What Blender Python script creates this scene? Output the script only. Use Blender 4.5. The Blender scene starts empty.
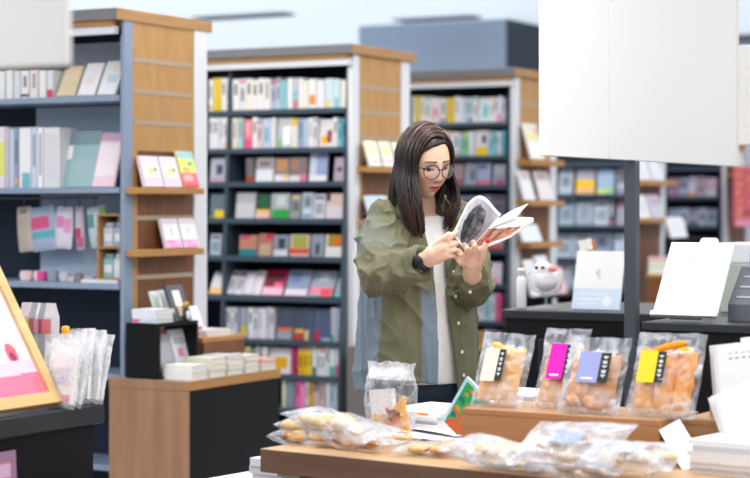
import bpy, bmesh, math, random
import numpy as np
from mathutils import Vector, Matrix, noise, Euler
random.seed(7)
C = bpy.context.scene.collection
PI = math.pi
R = math.radians
# ---------------------------------------------------------------- camera model
F, CU, HV, H = 1900.0, 375.0, 205.0, 1.35
def P(u, v, Y):
    """world point seen at photo position (u, v) at distance Y"""
    return Vector(((u-CU)/F*Y, Y, H-(v-HV)/F*Y))
def G(u, v, z):
    """world point on the horizontal plane z seen at (u, v)"""
    return P(u, v, (H-z)*F/(v-HV))
EX = Vector((.876, -.482, 0)).normalized()      # along the shelf fronts
EY = Vector((-EX.y, EX.x, 0))                   # along the end panels
TH = math.atan2(EX.y, EX.x)
def lin(c):
    o = []
    for x in c[:3]:
        x = x/255.0
        o.append(x/12.92 if x <= .04045 else ((x+.055)/1.055)**2.4)
    return (o[0], o[1], o[2], 1.0)
# ---------------------------------------------------------------- mesh builder
class MB:
    def __init__(s):
        s.V, s.F, s.C, s.M = [], [], [], []
    def face(s, pts, col=(200,200,200), mi=0):
        n = len(s.V); s.V += [tuple(p) for p in pts]
        s.F.append(tuple(range(n, n+len(pts)))); s.C.append(col); s.M.append(mi)
    def box(s, x0, x1, y0, y1, z0, z1, col=(200,200,200), mi=0, M=None, cols=None):
        c = [Vector((x, y, z)) for z in (z0, z1) for y in (y0, y1) for x in (x0, x1)]
        if M is not None: c = [M @ p for p in c]
        n = len(s.V); s.V += [tuple(p) for p in c]
        fs = [(0,2,3,1), (4,5,7,6), (0,1,5,4), (2,6,7,3), (0,4,6,2), (1,3,7,5)]   # bottom top front back left right
        for i, f in enumerate(fs):
            s.F.append(tuple(n+k for k in f)); s.C.append(cols[i] if cols else col); s.M.append(mi)
    def loft(s, rings, col=(200,200,200), mi=0, caps=True, closed=True, cf=None):
        n0 = len(s.V); m = len(rings[0])
        for r in rings: s.V += [tuple(p) for p in r]
        for i in range(len(rings)-1):
            for j in range(m if closed else m-1):
                a = n0+i*m+j; b = n0+i*m+(j+1) % m
                s.F.append((a, b, b+m, a+m)); s.C.append(cf(i, j) if cf else col); s.M.append(mi)
        if caps and closed:
            s.F.append(tuple(n0+j for j in reversed(range(m)))); s.C.append(cf(0, 0) if cf else col); s.M.append(mi)
            k = n0+(len(rings)-1)*m
            s.F.append(tuple(k+j for j in range(m))); s.C.append(cf(len(rings)-2, 0) if cf else col); s.M.append(mi)
    def lathe(s, prof, n=24, col=(200,200,200), mi=0, M=None, caps=True, cf=None):
        rings = []
        for r, z in prof:
            ring = [Vector((r*math.cos(2*PI*k/n), r*math.sin(2*PI*k/n), z)) for k in range(n)]
            if M is not None: ring = [M @ p for p in ring]
            rings.append(ring)
        s.loft(rings, col, mi, caps, True, cf)
    def tube(s, pts, rad, n=10, col=(200,200,200), mi=0, round_ends=True, flat=1.0, up=None, cf=None):
        pts = [Vector(p) for p in pts]
        if not hasattr(rad, '__len__'): rad = [rad]*len(pts)
        P2, R2 = list(pts), list(rad)
        if round_ends:
            d0 = (pts[0]-pts[1]).normalized(); d1 = (pts[-1]-pts[-2]).normalized()
            pre = [(pts[0]+d0*rad[0]*math.sin(a), max(rad[0]*math.cos(a), 1e-4)) for a in (R(88), R(60), R(30))]
            post = [(pts[-1]+d1*rad[-1]*math.sin(a), max(rad[-1]*math.cos(a), 1e-4)) for a in (R(30), R(60), R(88))]
            P2 = [p for p, _ in pre]+P2+[p for p, _ in post]; R2 = [r for _, r in pre]+R2+[r for _, r in post]
        rings = []; prev = None
        for i, p in enumerate(P2):
            t = (P2[min(i+1, len(P2)-1)]-P2[max(i-1, 0)])
            if t.length < 1e-9: t = Vector((0, 0, 1))
            t.normalize()
            if prev is None:
                a = up if up is not None else (Vector((0, 0, 1)) if abs(t.z) < .9 else Vector((1, 0, 0)))
                nx = (a-t*a.dot(t)).normalized()
            else:
                nx = (prev-t*prev.dot(t))
                nx = nx.normalized() if nx.length > 1e-6 else prev
            prev = nx; ny = t.cross(nx)
            rings.append([p+nx*(math.cos(2*PI*k/n)*R2[i])+ny*(math.sin(2*PI*k/n)*R2[i]*flat) for k in range(n)])
        s.loft(rings, col, mi, True, True, cf)
    def grid(s, fn, nu, nv, cf=None, col=(200,200,200), mi=0):
        n0 = len(s.V)
        for j in range(nv+1):
            for i in range(nu+1): s.V.append(tuple(fn(i/nu, j/nv)))
        for j in range(nv):
            for i in range(nu):
                a = n0+j*(nu+1)+i
                s.F.append((a, a+1, a+nu+2, a+nu+1)); s.C.append(cf((i+.5)/nu, (j+.5)/nv) if cf else col); s.M.append(mi)
    def ellipsoid(s, c, r, nu=20, nv=12, col=(200,200,200), mi=0, M=None, bump=0, seed=0, cf=None):
        c = Vector(c); rings = []
        for j in range(nv+1):
            ph = -PI/2+PI*j/nv; cp = max(math.cos(ph), 1e-3)
            ring = []
            for i in range(nu):
                d = Vector((cp*math.cos(2*PI*i/nu), cp*math.sin(2*PI*i/nu), math.sin(ph)))
                k = 1+bump*noise.noise(d*2.2+Vector((seed*3.1, seed*1.7, 0))) if bump else 1
                p = Vector((d.x*r[0]*k, d.y*r[1]*k, d.z*r[2]*k))+c
                ring.append(M @ p if M is not None else p)
            rings.append(ring)
        s.loft(rings, col, mi, True, True, cf)
    def mesh(s, name='m', smooth=False):
        me = bpy.data.meshes.new(name)
        me.from_pydata(s.V, [], s.F)
        at = me.color_attributes.new('col', 'FLOAT_COLOR', 'CORNER')
        buf = np.zeros((len(me.loops), 4), dtype=np.float32); k = 0
        for f, c in zip(s.F, s.C):
            buf[k:k+len(f)] = lin(c); k += len(f)
        at.data.foreach_set('color', buf.ravel())
        me.polygons.foreach_set('material_index', s.M)
        if smooth: me.polygons.foreach_set('use_smooth', [True]*len(me.polygons))
        me.update(); return me
    def build(s, name, mats, parent=None, loc=(0,0,0), rot=(0,0,0), smooth=False, bevel=0, kind=None):
        me = s.mesh(name, smooth)
        return link(name, me, mats, parent, loc, rot, bevel, kind)
def link(name, me, mats, parent=None, loc=(0,0,0), rot=(0,0,0), bevel=0, kind=None):
    if not isinstance(mats, (list, tuple)): mats = [mats]
    if not me.materials:
        for m in mats: me.materials.append(m)
    o = bpy.data.objects.new(name, me); C.objects.link(o)
    o.location = loc; o.rotation_euler = rot
    if parent: o.parent = parent
    if kind: o['kind'] = kind
    if bevel:
        b = o.modifiers.new('bevel', 'BEVEL'); b.width = bevel; b.segments = 2; b.limit_method = 'ANGLE'
    return o
def thing(name, label, cat, loc=(0,0,0), rot=(0,0,0), group=None):
    o = bpy.data.objects.new(name, None); C.objects.link(o)
    o.location = loc; o.rotation_euler = rot if hasattr(rot, '__len__') else (0, 0, rot)
    o.empty_display_size = .05
    return tag(o, label, cat, group)
def tag(o, label, cat, group=None):
    o['label'] = label; o['category'] = cat
    if group: o['group'] = group
    return o
ORD = ['first','second','third','fourth','fifth','sixth','seventh','eighth','ninth','tenth','eleventh','twelfth',
       'thirteenth','fourteenth','fifteenth','sixteenth','seventeenth','eighteenth','nineteenth','twentieth','twenty-first','twenty-second','twenty-third','twenty-fourth']
def cname(c):
    r, g, b = c[:3]; mx, mn = max(c[:3]), min(c[:3])
    if mx-mn < 26:
        return 'white' if mn > 212 else 'pale grey' if mn > 165 else 'grey' if mn > 90 else 'dark grey'
    if r >= g >= b:
        if b > 195: return 'cream'
        if g > .72*r and b < .6*r: return 'yellow' if r > 150 else 'olive'
        if g > .45*r and b < .8*g and r > 170: return 'orange' if b < 110 else 'beige'
        if r > 150 and g > .7*r: return 'beige'
        return 'brown' if r < 190 and g > .45*r else 'red' if b < .6*r else 'pink'
    if r >= b >= g: return 'pale pink' if g > 185 else 'pink' if g > 110 else 'magenta'
    if g >= r and g >= b: return 'pale green' if r > 170 else 'teal' if b > .8*g else 'green'
    if b >= g >= r: return ('pale blue' if r > 165 else 'teal' if g > .9*b and r < .75*g else 'grey-blue' if mx-mn < 70 else 'blue')
    return 'lilac'
# ---------------------------------------------------------------- materials
def newmat(name):
    m = bpy.data.materials.new(name); m.use_nodes = True
    nt = m.node_tree; b = nt.nodes['Principled BSDF']
    return m, nt, b
def mat_attr(name, rough=.5, spec=.4, nscale=0, namt=.12, bump=0, bscale=300, sss=0, sheen=0, coat=0):
    m, nt, b = newmat(name)
    a = nt.nodes.new('ShaderNodeVertexColor'); a.layer_name = 'col'
    src = a.outputs['Color']
    if nscale:
        tc = nt.nodes.new('ShaderNodeTexCoord'); n = nt.nodes.new('ShaderNodeTexNoise'); n.inputs['Scale'].default_value = nscale
        nt.links.new(tc.outputs['Object'], n.inputs['Vector'])
        mr = nt.nodes.new('ShaderNodeMapRange'); mr.inputs[3].default_value = 1-namt; mr.inputs[4].default_value = 1+namt
        nt.links.new(n.outputs['Fac'], mr.inputs[0])
        mx = nt.nodes.new('ShaderNodeMix'); mx.data_type = 'RGBA'; mx.blend_type = 'MULTIPLY'; mx.inputs[0].default_value = 1
        nt.links.new(src, mx.inputs[6]); nt.links.new(mr.outputs[0], mx.inputs[7]); src = mx.outputs[2]
    nt.links.new(src, b.inputs['Base Color'])
    b.inputs['Roughness'].default_value = rough; b.inputs['Specular IOR Level'].default_value = spec
    if bump:
        tc2 = nt.nodes.new('ShaderNodeTexCoord'); n2 = nt.nodes.new('ShaderNodeTexNoise'); n2.inputs['Scale'].default_value = bscale
        nt.links.new(tc2.outputs['Object'], n2.inputs['Vector'])
        bp = nt.nodes.new('ShaderNodeBump'); bp.inputs['Strength'].default_value = bump; bp.inputs['Distance'].default_value = .002
        nt.links.new(n2.outputs['Fac'], bp.inputs['Height']); nt.links.new(bp.outputs[0], b.inputs['Normal'])
    if sss:
        b.inputs['Subsurface Weight'].default_value = sss; b.inputs['Subsurface Radius'].default_value = (.012, .005, .003); b.inputs['Subsurface Scale'].default_value = .5
    if sheen: b.inputs['Sheen Weight'].default_value = sheen
    if coat: b.inputs['Coat Weight'].default_value = coat
    return m
def mat_plain(name, col, rough=.5, spec=.4, metal=0, nscale=4, namt=.05):
    m, nt, b = newmat(name)
    tc = nt.nodes.new('ShaderNodeTexCoord'); n = nt.nodes.new('ShaderNodeTexNoise'); n.inputs['Scale'].default_value = nscale
    nt.links.new(tc.outputs['Object'], n.inputs['Vector'])
    rp = nt.nodes.new('ShaderNodeValToRGB'); l = lin(col)
    rp.color_ramp.elements[0].color = tuple(x*(1-namt) for x in l[:3])+(1,)
    rp.color_ramp.elements[1].color = tuple(min(x*(1+namt), 1) for x in l[:3])+(1,)
    nt.links.new(n.outputs['Fac'], rp.inputs[0]); nt.links.new(rp.outputs[0], b.inputs['Base Color'])
    b.inputs['Roughness'].default_value = rough; b.inputs['Specular IOR Level'].default_value = spec; b.inputs['Metallic'].default_value = metal
    return m
def mat_wood(name, c1, c2, stretch=(2, 30, 30), rough=.42, scale=1.0):
    m, nt, b = newmat(name)
    tc = nt.nodes.new('ShaderNodeTexCoord'); mp = nt.nodes.new('ShaderNodeMapping'); mp.inputs['Scale'].default_value = stretch
    nt.links.new(tc.outputs['Object'], mp.inputs[0])
    n = nt.nodes.new('ShaderNodeTexNoise'); n.inputs['Scale'].default_value = scale; n.inputs['Detail'].default_value = 5; n.inputs['Distortion'].default_value = .6
    nt.links.new(mp.outputs[0], n.inputs['Vector'])
    rp = nt.nodes.new('ShaderNodeValToRGB'); rp.color_ramp.elements[0].position = .3; rp.color_ramp.elements[1].position = .7
    rp.color_ramp.elements[0].color = lin(c1); rp.color_ramp.elements[1].color = lin(c2)
    nt.links.new(n.outputs['Fac'], rp.inputs[0]); nt.links.new(rp.outputs[0], b.inputs['Base Color'])
    b.inputs['Roughness'].default_value = rough; b.inputs['Specular IOR Level'].default_value = .3
    return m
def mat_film(name, haze=.22, tint=(245,246,250)):
    m, nt, b = newmat(name)
    out = nt.nodes['Material Output']
    b.inputs['Base Color'].default_value = lin(tint); b.inputs['Roughness'].default_value = .16; b.inputs['Specular IOR Level'].default_value = .9
    tr = nt.nodes.new('ShaderNodeBsdfTransparent')
    tc = nt.nodes.new('ShaderNodeTexCoord'); n = nt.nodes.new('ShaderNodeTexNoise'); n.inputs['Scale'].default_value = 22; n.inputs['Detail'].default_value = 4; n.inputs['Distortion'].default_value = 1.5
    nt.links.new(tc.outputs['Object'], n.inputs['Vector'])
    mr = nt.nodes.new('ShaderNodeMapRange'); mr.inputs[1].default_value = .42; mr.inputs[2].default_value = .72; mr.inputs[3].default_value = haze*.45; mr.inputs[4].default_value = min(haze*3.0, .9)
    nt.links.new(n.outputs['Fac'], mr.inputs[0])
    lw = nt.nodes.new('ShaderNodeLayerWeight'); lw.inputs[0].default_value = .25
    ad = nt.nodes.new('ShaderNodeMath'); ad.operation = 'ADD'; ad.use_clamp = True
    ml = nt.nodes.new('ShaderNodeMath'); ml.operation = 'MULTIPLY'; ml.inputs[1].default_value = .5
    nt.links.new(lw.outputs['Facing'], ml.inputs[0]); nt.links.new(mr.outputs[0], ad.inputs[0]); nt.links.new(ml.outputs[0], ad.inputs[1])
    bp = nt.nodes.new('ShaderNodeBump'); bp.inputs['Strength'].default_value = .5; bp.inputs['Distance'].default_value = .006
    n2 = nt.nodes.new('ShaderNodeTexNoise'); n2.inputs['Scale'].default_value = 35; n2.inputs['Detail'].default_value = 3
    nt.links.new(tc.outputs['Object'], n2.inputs['Vector']); nt.links.new(n2.outputs['Fac'], bp.inputs['Height']); nt.links.new(bp.outputs[0], b.inputs['Normal'])
    mx = nt.nodes.new('ShaderNodeMixShader')
    nt.links.new(ad.outputs[0], mx.inputs[0]); nt.links.new(tr.outputs[0], mx.inputs[1]); nt.links.new(b.outputs[0], mx.inputs[2])
    nt.links.new(mx.outputs[0], out.inputs['Surface'])
    return m
def mat_emit(name, col, s):
    m, nt, b = newmat(name)
    b.inputs['Emission Color'].default_value = lin(col); b.inputs['Emission Strength'].default_value = s; b.inputs['Base Color'].default_value = lin(col)
    return m
M = dict(
    paper=mat_attr('printed_paper', .5, .3, 60, .05),
    gloss=mat_attr('glossy_print', .28, .45, 40, .05),
    attr=mat_attr('painted_item', .45, .4, 20, .06),
    biscuit=mat_attr('baked_biscuit', .7, .2, 90, .22, .5, 120),
    wood=mat_wood('oak_veneer', (182,136,80), (196,151,94), (3, 22, 5)),
    wood_edge=mat_wood('oak_edge', (168,124,76), (186,144,94), (4, 4, 40)),
    brown_shade_wood=mat_wood('brown_shade_veneer', (112,72,44), (132,88,56), (3, 26, 5)),  # brown wooden goods, and shade painted onto the lower end panels
    ledge=mat_wood('ledge_wood', (176,124,70), (196,146,90), (3, 3, 40)),
    stand_wood=mat_wood('stand_laminate', (150,112,84), (168,128,98), (24, 3, 2), .3),
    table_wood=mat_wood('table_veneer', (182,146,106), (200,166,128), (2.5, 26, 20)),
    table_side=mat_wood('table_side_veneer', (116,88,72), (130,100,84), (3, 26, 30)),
    box_wood=mat_wood('riser_wood', (160,114,74), (180,134,94), (3, 22, 30)),
    white_metal=mat_plain('white_enamel', (226,228,232), .4, .4),
    grey_lam=mat_plain('grey_laminate', (122,122,126), .5, .3),
    stand_grey=mat_plain('stand_grey', (124,116,116), .5, .3),
    navy=mat_plain('slate_steel', (44,56,70), .45, .35),
    shelf_edge=mat_plain('shelf_steel', (66,80,94), .4, .4),
    back_navy=mat_plain('slate_back', (34,46,60), .6, .2),
    blue_grey=mat_plain('blue_grey_panel', (184,200,220), .5, .3),
    blue_shelf=mat_plain('blue_grey_shelf', (140,155,178), .4, .4),
    black=mat_plain('black_laminate', (13,14,17), .5, .2),
    charcoal=mat_plain('charcoal_laminate', (40,43,48), .35, .4),
    steel=mat_plain('dark_steel', (84,88,94), .35, .5, .3),
    sign=mat_plain('white_signboard', (239,237,233), .5, .3, 0, 1.2, .015),
    sign_edge=mat_plain('ivory_edge', (236,230,214), .5, .3),
    ceiling=mat_emit('ceiling_fill_glow', (226,236,248), .80),  # plain ceiling given an added glow for overhead fill
    floor=mat_plain('floor_tile', (176,170,164), .35, .4, 0, 3, .06),
    wall=mat_plain('wall_paint', (206,212,218), .7, .2, 0, .8, .03),
    wall_blue=mat_plain('wall_blue_grey', (176,192,212), .6, .2, 0, .7, .03),
    wall_dark=mat_plain('wall_dark_grey', (66,74,84), .6, .2, 0, .7, .04),
    vent=mat_plain('vent_grey', (168,172,180), .5, .3),
    film=mat_film('clear_film', .17, (222,225,232)),
    film_flat=mat_film('flat_film', .13, (205,208,216)),
    film_pouch=mat_film('pouch_film', .30, (244,245,248)),
    film_top=mat_film('gathered_film', .75, (232,234,240)),
    film_white=mat_film('milky_film', .22, (208,211,220)),
    glass=mat_film('clear_glass', .07),
    lens=mat_film('lens_glass', .04),
    skin=mat_attr('skin', .45, .35, 0, 0, .08, 400, .15),
    hair=mat_attr('hair', .32, .45, 60, .25),
    cloth=mat_attr('shirt_cotton', .8, .12, 45, .12, .25, 700, 0, .08),
    denim=mat_attr('denim', .85, .1, 90, .15, .3, 900),
)
# ================================================================ SETTING
def struct(name, mb, m, **k):
    o = mb.build(name, m, **k); o['kind'] = 'structure'; return o
CEIL = 2.92
b = MB(); b.box(-12, 14, -2, 26, -.1, 0); struct('floor', b, M['floor'])
b = MB(); b.box(-12, 14, 1.0, 26, CEIL, CEIL+.1); struct('ceiling', b, M['ceiling'])
b = MB(); b.box(-12, 14, 24, 24.2, 0, CEIL); struct('wall_back', b, M['wall'])
b = MB(); b.box(-12.2, -12, 1, 26, 0, CEIL); struct('wall_left', b, M['wall'])
b = MB(); b.box(14, 14.2, 1, 26, 0, CEIL); struct('wall_right', b, M['wall'])
# wall block rising above the shelves, blue grey in front and dark on its end
Yb = 16.0; pb = P(506, 100, Yb)
Mb = Matrix.Translation((pb.x, pb.y, 0)) @ Matrix.Rotation(TH, 4, 'Z')
b = MB(); b.box(-1.42, 0, 0, 3.2, 0, CEIL, M=Mb, mi=0)
b.M = [0, 0, 0, 0, 0, 1]
struct('wall_column', b, [M['wall_blue'], M['wall_dark']])
# far right bluish wall face with trims
pr = P(732, 100, 17.5)
Mr = Matrix.Translation((pr.x, pr.y, 0)) @ Matrix.Rotation(TH, 4, 'Z')
b = MB(); b.box(0, 4, 0, .3, 0, CEIL, M=Mr); struct('wall_right_block', b, M['blue_grey'])
for i, z in enumerate((2.86, 2.68)):
    b = MB(); b.box(0, 4, -.04, -.001, z, z+.05, M=Mr); struct('trim_%d' % (i+1), b, M['grey_lam'])
# ceiling lights (real fittings) and vents
def ceiling_light(x, y, w, label):
    t = thing('ceiling_light', label, 'ceiling light', (x, y, CEIL-.05), TH, 'ceiling light panels')
    b = MB(); b.box(-w/2, w/2, -.3, .3, .02, .05); b.build('housing', M['white_metal'], t)
    b = MB(); b.box(-w/2+.02, w/2-.02, -.28, .28, .012, .02); b.build('diffuser', E_LIGHT, t)
    ld = bpy.data.lights.new('panel_light', 'AREA'); ld.shape = 'RECTANGLE'; ld.size = w; ld.size_y = .6
    ld.energy = 33; ld.color = (1, .97, .93)
    o = bpy.data.objects.new('panel_light', ld); C.objects.link(o); o.parent = t; o.location = (0, 0, -.02)
E_LIGHT = mat_emit('light_diffuser', (255, 252, 245), 2.0)
for x, y in ((-2.2, 2.6), (1.2, 2.6), (-2.4, 5.2), (.4, 4.9), (3.0, 5.2), (-1.0, 7.6), (1.9, 8.2), (-3.2, 9.0), (3.6, 11.0), (.6, 11.4), (-2.2, 12.2)):
    ceiling_light(x, y, 1.3, 'white ceiling light panel above the frame')
for (u, v, w, lab) in ((243, 15, .9, 'grey ceiling vent slot above the middle bookcase'), (437, 17.5, .75, 'grey ceiling vent slot above the dark wall column')):
    p = P(u, v, (CEIL-H)*F/(HV-v))
    t = thing('ceiling_vent', lab, 'vent', (p.x, p.y, CEIL-.012), TH)
    b = MB(); b.box(-w/2, w/2, -.10, .10, -.006, .012); b.build('frame', M['vent'], t)
    for k in range(4):
        b = MB(); b.box(-w/2+.03, w/2-.03, -.078+k*.045, -.05+k*.045, -.012, -.006); b.build('slat', M['grey_lam'], t)
# ================================================================ BOOKCASES
class Case:
    def __init__(s, x, y, L, D=.65):
        s.x, s.y, s.L, s.D = x, y, L, D
        s.M = Matrix.Translation((x, y, 0)) @ Matrix.Rotation(TH, 4, 'Z')
    def fx(s, u, yl):
        """local x along the front where the plane y = yl is seen at photo column u"""
        k = (u-CU)/F; o = s.M @ Vector((0, yl, 0)); 
        return (k*o.y-o.x)/(EX.x-k*EX.y)
    def fy(s, u, xl):
        k = (u-CU)/F; o = s.M @ Vector((xl, 0, 0))
        return (k*o.y-o.x)/(EY.x-k*EY.y)
    def zz(s, v, xl, yl):
        return H-(v-HV)/F*(s.M @ Vector((xl, yl, 0))).y
def yfront(z, sl):
    return .065-sl*(1.95-z)/1.4
def make_case(cs, label, shelves, sl, pf, dividers=(), ledges=(), edge='shelf_edge', groove_z=(), panel_split=1.56, st=.024, backs=None, x1=-.02, rec=.030):
    cs.div = list(dividers)
    L, D = cs.L, cs.D
    t = thing('bookcase', label, 'bookcase', (cs.x, cs.y, 0), TH)
    b = MB(); b.box(-L, 0, 0, D, 2.055, 2.10); b.build('top_board', M['wood_edge'], t, bevel=.002)
    b = MB(); b.box(-L, -.001, -.004, -.0005, 2.057, 2.099); b.build('front_fascia', M['grey_lam'], t)
    b = MB(); b.box(-L, -.03, .012, .03, 2.034, 2.0548); b.build('wood_trim', M['wood_edge'], t)
    b = MB(); b.box(-L, -.03, .02, .05, 2.004, 2.0335); b.build('light_rail', M['white_metal'], t)
    xi = x1-pf
    for (ya, yb, n) in ((.05, .105, 'front'), (D-.125, D-.035, 'rear')):
        b = MB(); b.box(x1-max(pf, .012), x1, ya, yb, 0, 2.0545)
        b.build('post', M['white_metal'] if edge == 'shelf_edge' or n == 'rear' else M['blue_shelf'], t)
    b = MB()
    b.box(x1-rec+.008, x1-.003, .106, D-.126, panel_split, 2.0545, mi=0)
    b.box(x1-rec, x1-.012 if rec > .02 else x1-.008, .106, D-.126, .08, panel_split, mi=1)  # darker than the oak above: ledge shade painted into the colour
    b.box(x1-.0115, x1-.003, .106, .14, .08, panel_split, mi=0)
    for z in groove_z:
        b.box(x1-.012, x1-.0015, .112, D-.135, z-.009, z+.009, mi=2)
    b.build('end_panel', [M['wood'], M['brown_shade_wood'], M['ledge_metal']], t)
    b = MB(); b.box(-L, x1-rec-.001, .32, .335, .05, 2.0545)
    b.build('back_panel', backs or M['back_navy'], t)
    b = MB(); b.box(-L, x1-rec-.001, .05, D-.05, 0, .079); b.build('plinth', M['black'], t)
    def side(xa, xb):
        b = MB(); ya, yb = yfront(2.0, sl), yfront(.08, sl)
        for x in (xa, xb): pass
        r0 = [Vector((xa, ya, 2.0)), Vector((xa, .319, 2.0)), Vector((xa, .319, .08)), Vector((xa, yb, .08))]
        r1 = [p+Vector((xb-xa, 0, 0)) for p in r0]
        b.loft([r0, r1]); return b
    xs = xi if pf > .012 else x1-.0125
    xs = min(xs, x1-rec-.001)
    side(xs-.016, xs-.0005).build('side_panel', M[edge], t)
    side(-L, -L+.016).build('side_panel', M[edge], t)
    for xd in dividers: side(xd-.009, xd+.009).build('divider', M[edge], t)
    for z in shelves:
        y0 = yfront(z, sl)-.006
        b = MB(); b.box(-L+.017, xs-.017, y0, .3195, z-st, z)
        b.build('shelf', M[edge], t)
    for (ya, yb, z, pr, th) in ledges:
        b = MB(); b.box(-.0225, pr, ya, yb, z-th, z); b.build('display_ledge', M['ledge'], t, bevel=.002)
    cs.xs = xs-.017
    return t
M['ledge_metal'] = mat_plain('groove_strip', (176, 156, 134), .45, .4)
# ---------------------------------------------------------------- books
def cover_grid(b, w, h, y, base, design, n=(8, 10)):
    ex = sorted(set([0, 1]+[d[0] for d in design]+[d[1] for d in design]))
    ez = sorted(set([0, 1]+[d[2] for d in design]+[d[3] for d in design]))
    for i in range(len(ex)-1):
        for j in range(len(ez)-1):
            cx, cz = (ex[i]+ex[i+1])/2, (ez[j]+ez[j+1])/2; col = base
            for d in design:
                if d[0] <= cx <= d[1] and d[2] <= cz <= d[3]: col = d[4]
            b.face([(-w/2+ex[i]*w, y, ez[j]*h), (-w/2+ex[i+1]*w, y, ez[j]*h), (-w/2+ex[i+1]*w, y, ez[j+1]*h), (-w/2+ex[i]*w, y, ez[j+1]*h)], col)
PAGE = (238, 232, 220)
def book_mesh(w, h, d, col, design=(), face=True):
    """face: front cover at y=-d (w wide, d thick); else spine at y=0 (w thick, d deep)"""
    b = MB()
    if face:
        c = .0015
        b.box(-w/2, w/2, -.0015, 0, 0, h, col); b.box(-w/2, -w/2+.0015, -d+.0005, -.0015, 0, h, col)
        b.box(-w/2+.0015, w/2-.002, -d+.0015, -.0015, .0015, h-.002, PAGE)
        b.box(-w/2, w/2, -d+.0004, -d+.0016, 0, h, col)
        cover_grid(b, w, h, -d, col, design)
    else:
        b.box(-w/2, -w/2+.001, .0005, d, 0, h, col); b.box(w/2-.001, w/2, .0005, d, 0, h, col)
        b.box(-w/2+.001, w/2-.001, .001, d-.002, .001, h-.002, PAGE)
        b.box(-w/2, w/2, .0002, .0012, 0, h, col)
        cover_grid(b, w, h, 0, col, design)
    return b
def dk(c, k): return tuple(max(0, min(255, int(x*k))) for x in c)
def auto_design(col, face, rnd):
    lum = sum(col)/3
    ink = dk(col, .55) if lum > 120 else (220, 220, 225)
    acc = rnd.choice([(226,120,150), (240,196,70), (110,176,190), (120,140,180), (200,90,80), (150,190,120), (90,96,110), (235,170,120)])
    if face:
        return rnd.choice([[(.1,.9,.78,.92,ink), (.15,.85,.2,.62,dk(col,.78))], [(0,1,0,.22,acc), (.1,.7,.75,.88,ink)],
                           [(.2,.8,.3,.7,dk(col,.7)), (.15,.85,.82,.9,acc)], [(.08,.92,.4,.93,dk(col,.8)), (.3,.7,.5,.8,dk(col,.55)), (.1,.9,.06,.14,ink)]])
    return rnd.choice([[(.25,.75,.5,.85,ink)], [(0,1,.06,.16,acc), (.3,.7,.4,.8,ink)], [(.3,.7,.35,.88,dk(col,.7))], [(0,1,.86,.94,acc), (.3,.7,.3,.7,ink)], []])
rb = random.Random(11)
def place_row(cs, where, z, vtop, entries, sl, group, lean=8, side='right end', yl=None):
    """books standing on one shelf; entries (u0, u1, colour[, kind[, design[, vtop]]])"""
    es = sorted(entries, key=lambda e: -e[1])
    y0 = (yfront(z, sl)+.012) if yl is None else yl
    for i, e in enumerate(es):
        kind = e[3] if len(e) > 3 else 's'
        des = e[4] if len(e) > 4 and e[4] is not None else auto_design(e[2], kind == 'f', rb)
        vt = e[5] if len(e) > 5 else vtop+rb.uniform(-1, 1.5)
        y = y0+rb.uniform(0, .008)
        xa, xb = cs.fx(e[0], y), cs.fx(e[1], y)
        for xd in cs.div:
            if xa < xd+.011 and xb > xd-.011:
                if (xa+xb)/2 > xd: xa = xd+.011
                else: xb = xd-.011
        xc, w = (xa+xb)/2, (xb-xa)
        if w < .006: continue
        h = cs.zz(vt, xc, y)-z
        a = 0
        if kind == 'f':
            d = rb.uniform(.008, .014); a = R(lean+rb.uniform(-1.5, 1.5)); w *= .97
            hh = h/math.cos(a)-d*math.sin(a)
            # book pivots on its lower back edge
            bm = book_mesh(w, hh, d, e[2], des, True); yy = y+d*math.cos(a)+.004
        else:
            w *= .96; d = min(.11, .30-y)
            bm = book_mesh(w, h, d, e[2], des, False); yy = y
        loc = cs.M @ Vector((xc, yy, z+.0003))
        o = bm.build('book', M['paper'], None, loc, (-a, 0, TH))
        nm = cname(e[2])
        extra = ''
        if len(e) > 4 and e[4]:
            k = max(e[4], key=lambda d_: max(d_[4][:3])-min(d_[4][:3])); kn = cname(k[4])
            if kn != nm: extra = ' with %s patch' % kn
        what = ('%s cover%s' if kind == 'f' else '%s spine%s') % (nm, extra)
        tag(o, '%s, %s from right, %s' % (what, ORD[i], where), 'book', group)
def ledge_books(cs, xl, z, specs, where, lean=16):
    """books leaning against the end panel; specs (u0 base left, u1 base right, height m, thickness, colour, design, label)"""
    for (ua, ub, h, d, col, des, lab) in specs:
        ya, yb = cs.fy(ua, xl), cs.fy(ub, xl)
        w = yb-ya; a = R(lean)
        bm = book_mesh(w, h, d, col, des, True)
        # local front -y must face +x of the case: rotate +90 deg about z; leans away from the aisle
        base = xl-d*math.cos(a)
        loc = cs.M @ Vector((base, (ya+yb)/2, z+.0005))
        o = bm.build('book', M['gloss'], None, loc, (-a, 0, TH+PI/2))
        tag(o, lab, 'book', where)
W = (240,238,236); W2 = (226,228,234); CR = (242,236,222); GB = (188,198,220); TL = (142,200,208); LB = (206,222,234); GY = (170,172,180); DG = (110,114,124)
PK = (236,130,150); YL = (238,200,62); OR = (226,150,60); MG = (200,50,110); LP = (236,206,214); BG = (222,196,170); TG = (60,140,140)
A = Case(-.979, 7.208, 1.25); B = Case(-.107, 8.818, 1.35); Cc = Case(.763, 10.36, 1.6); D = Case(1.63, 11.94, 1.5); E = Case(2.50, 13.52, 1.5)
GZ = (1.91, 1.79, 1.67, 1.55, 1.43, 1.31, 1.19, 1.07, .95, .83)
zA = [1.772, 1.418, 1.048, .70, .35]
make_case(A, 'nearest bookcase at left with slatted oak end panel and pale blue-grey shelves', zA, 0.0, .006, (), [(.06, .50, 1.417, .062, .024), (.06, .50, 1.178, .062, .026)], 'blue_shelf', (1.91, 1.79, 1.67, 1.30, 1.07), 1.56, .022, M['back_navy'], -.003, .012)
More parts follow.
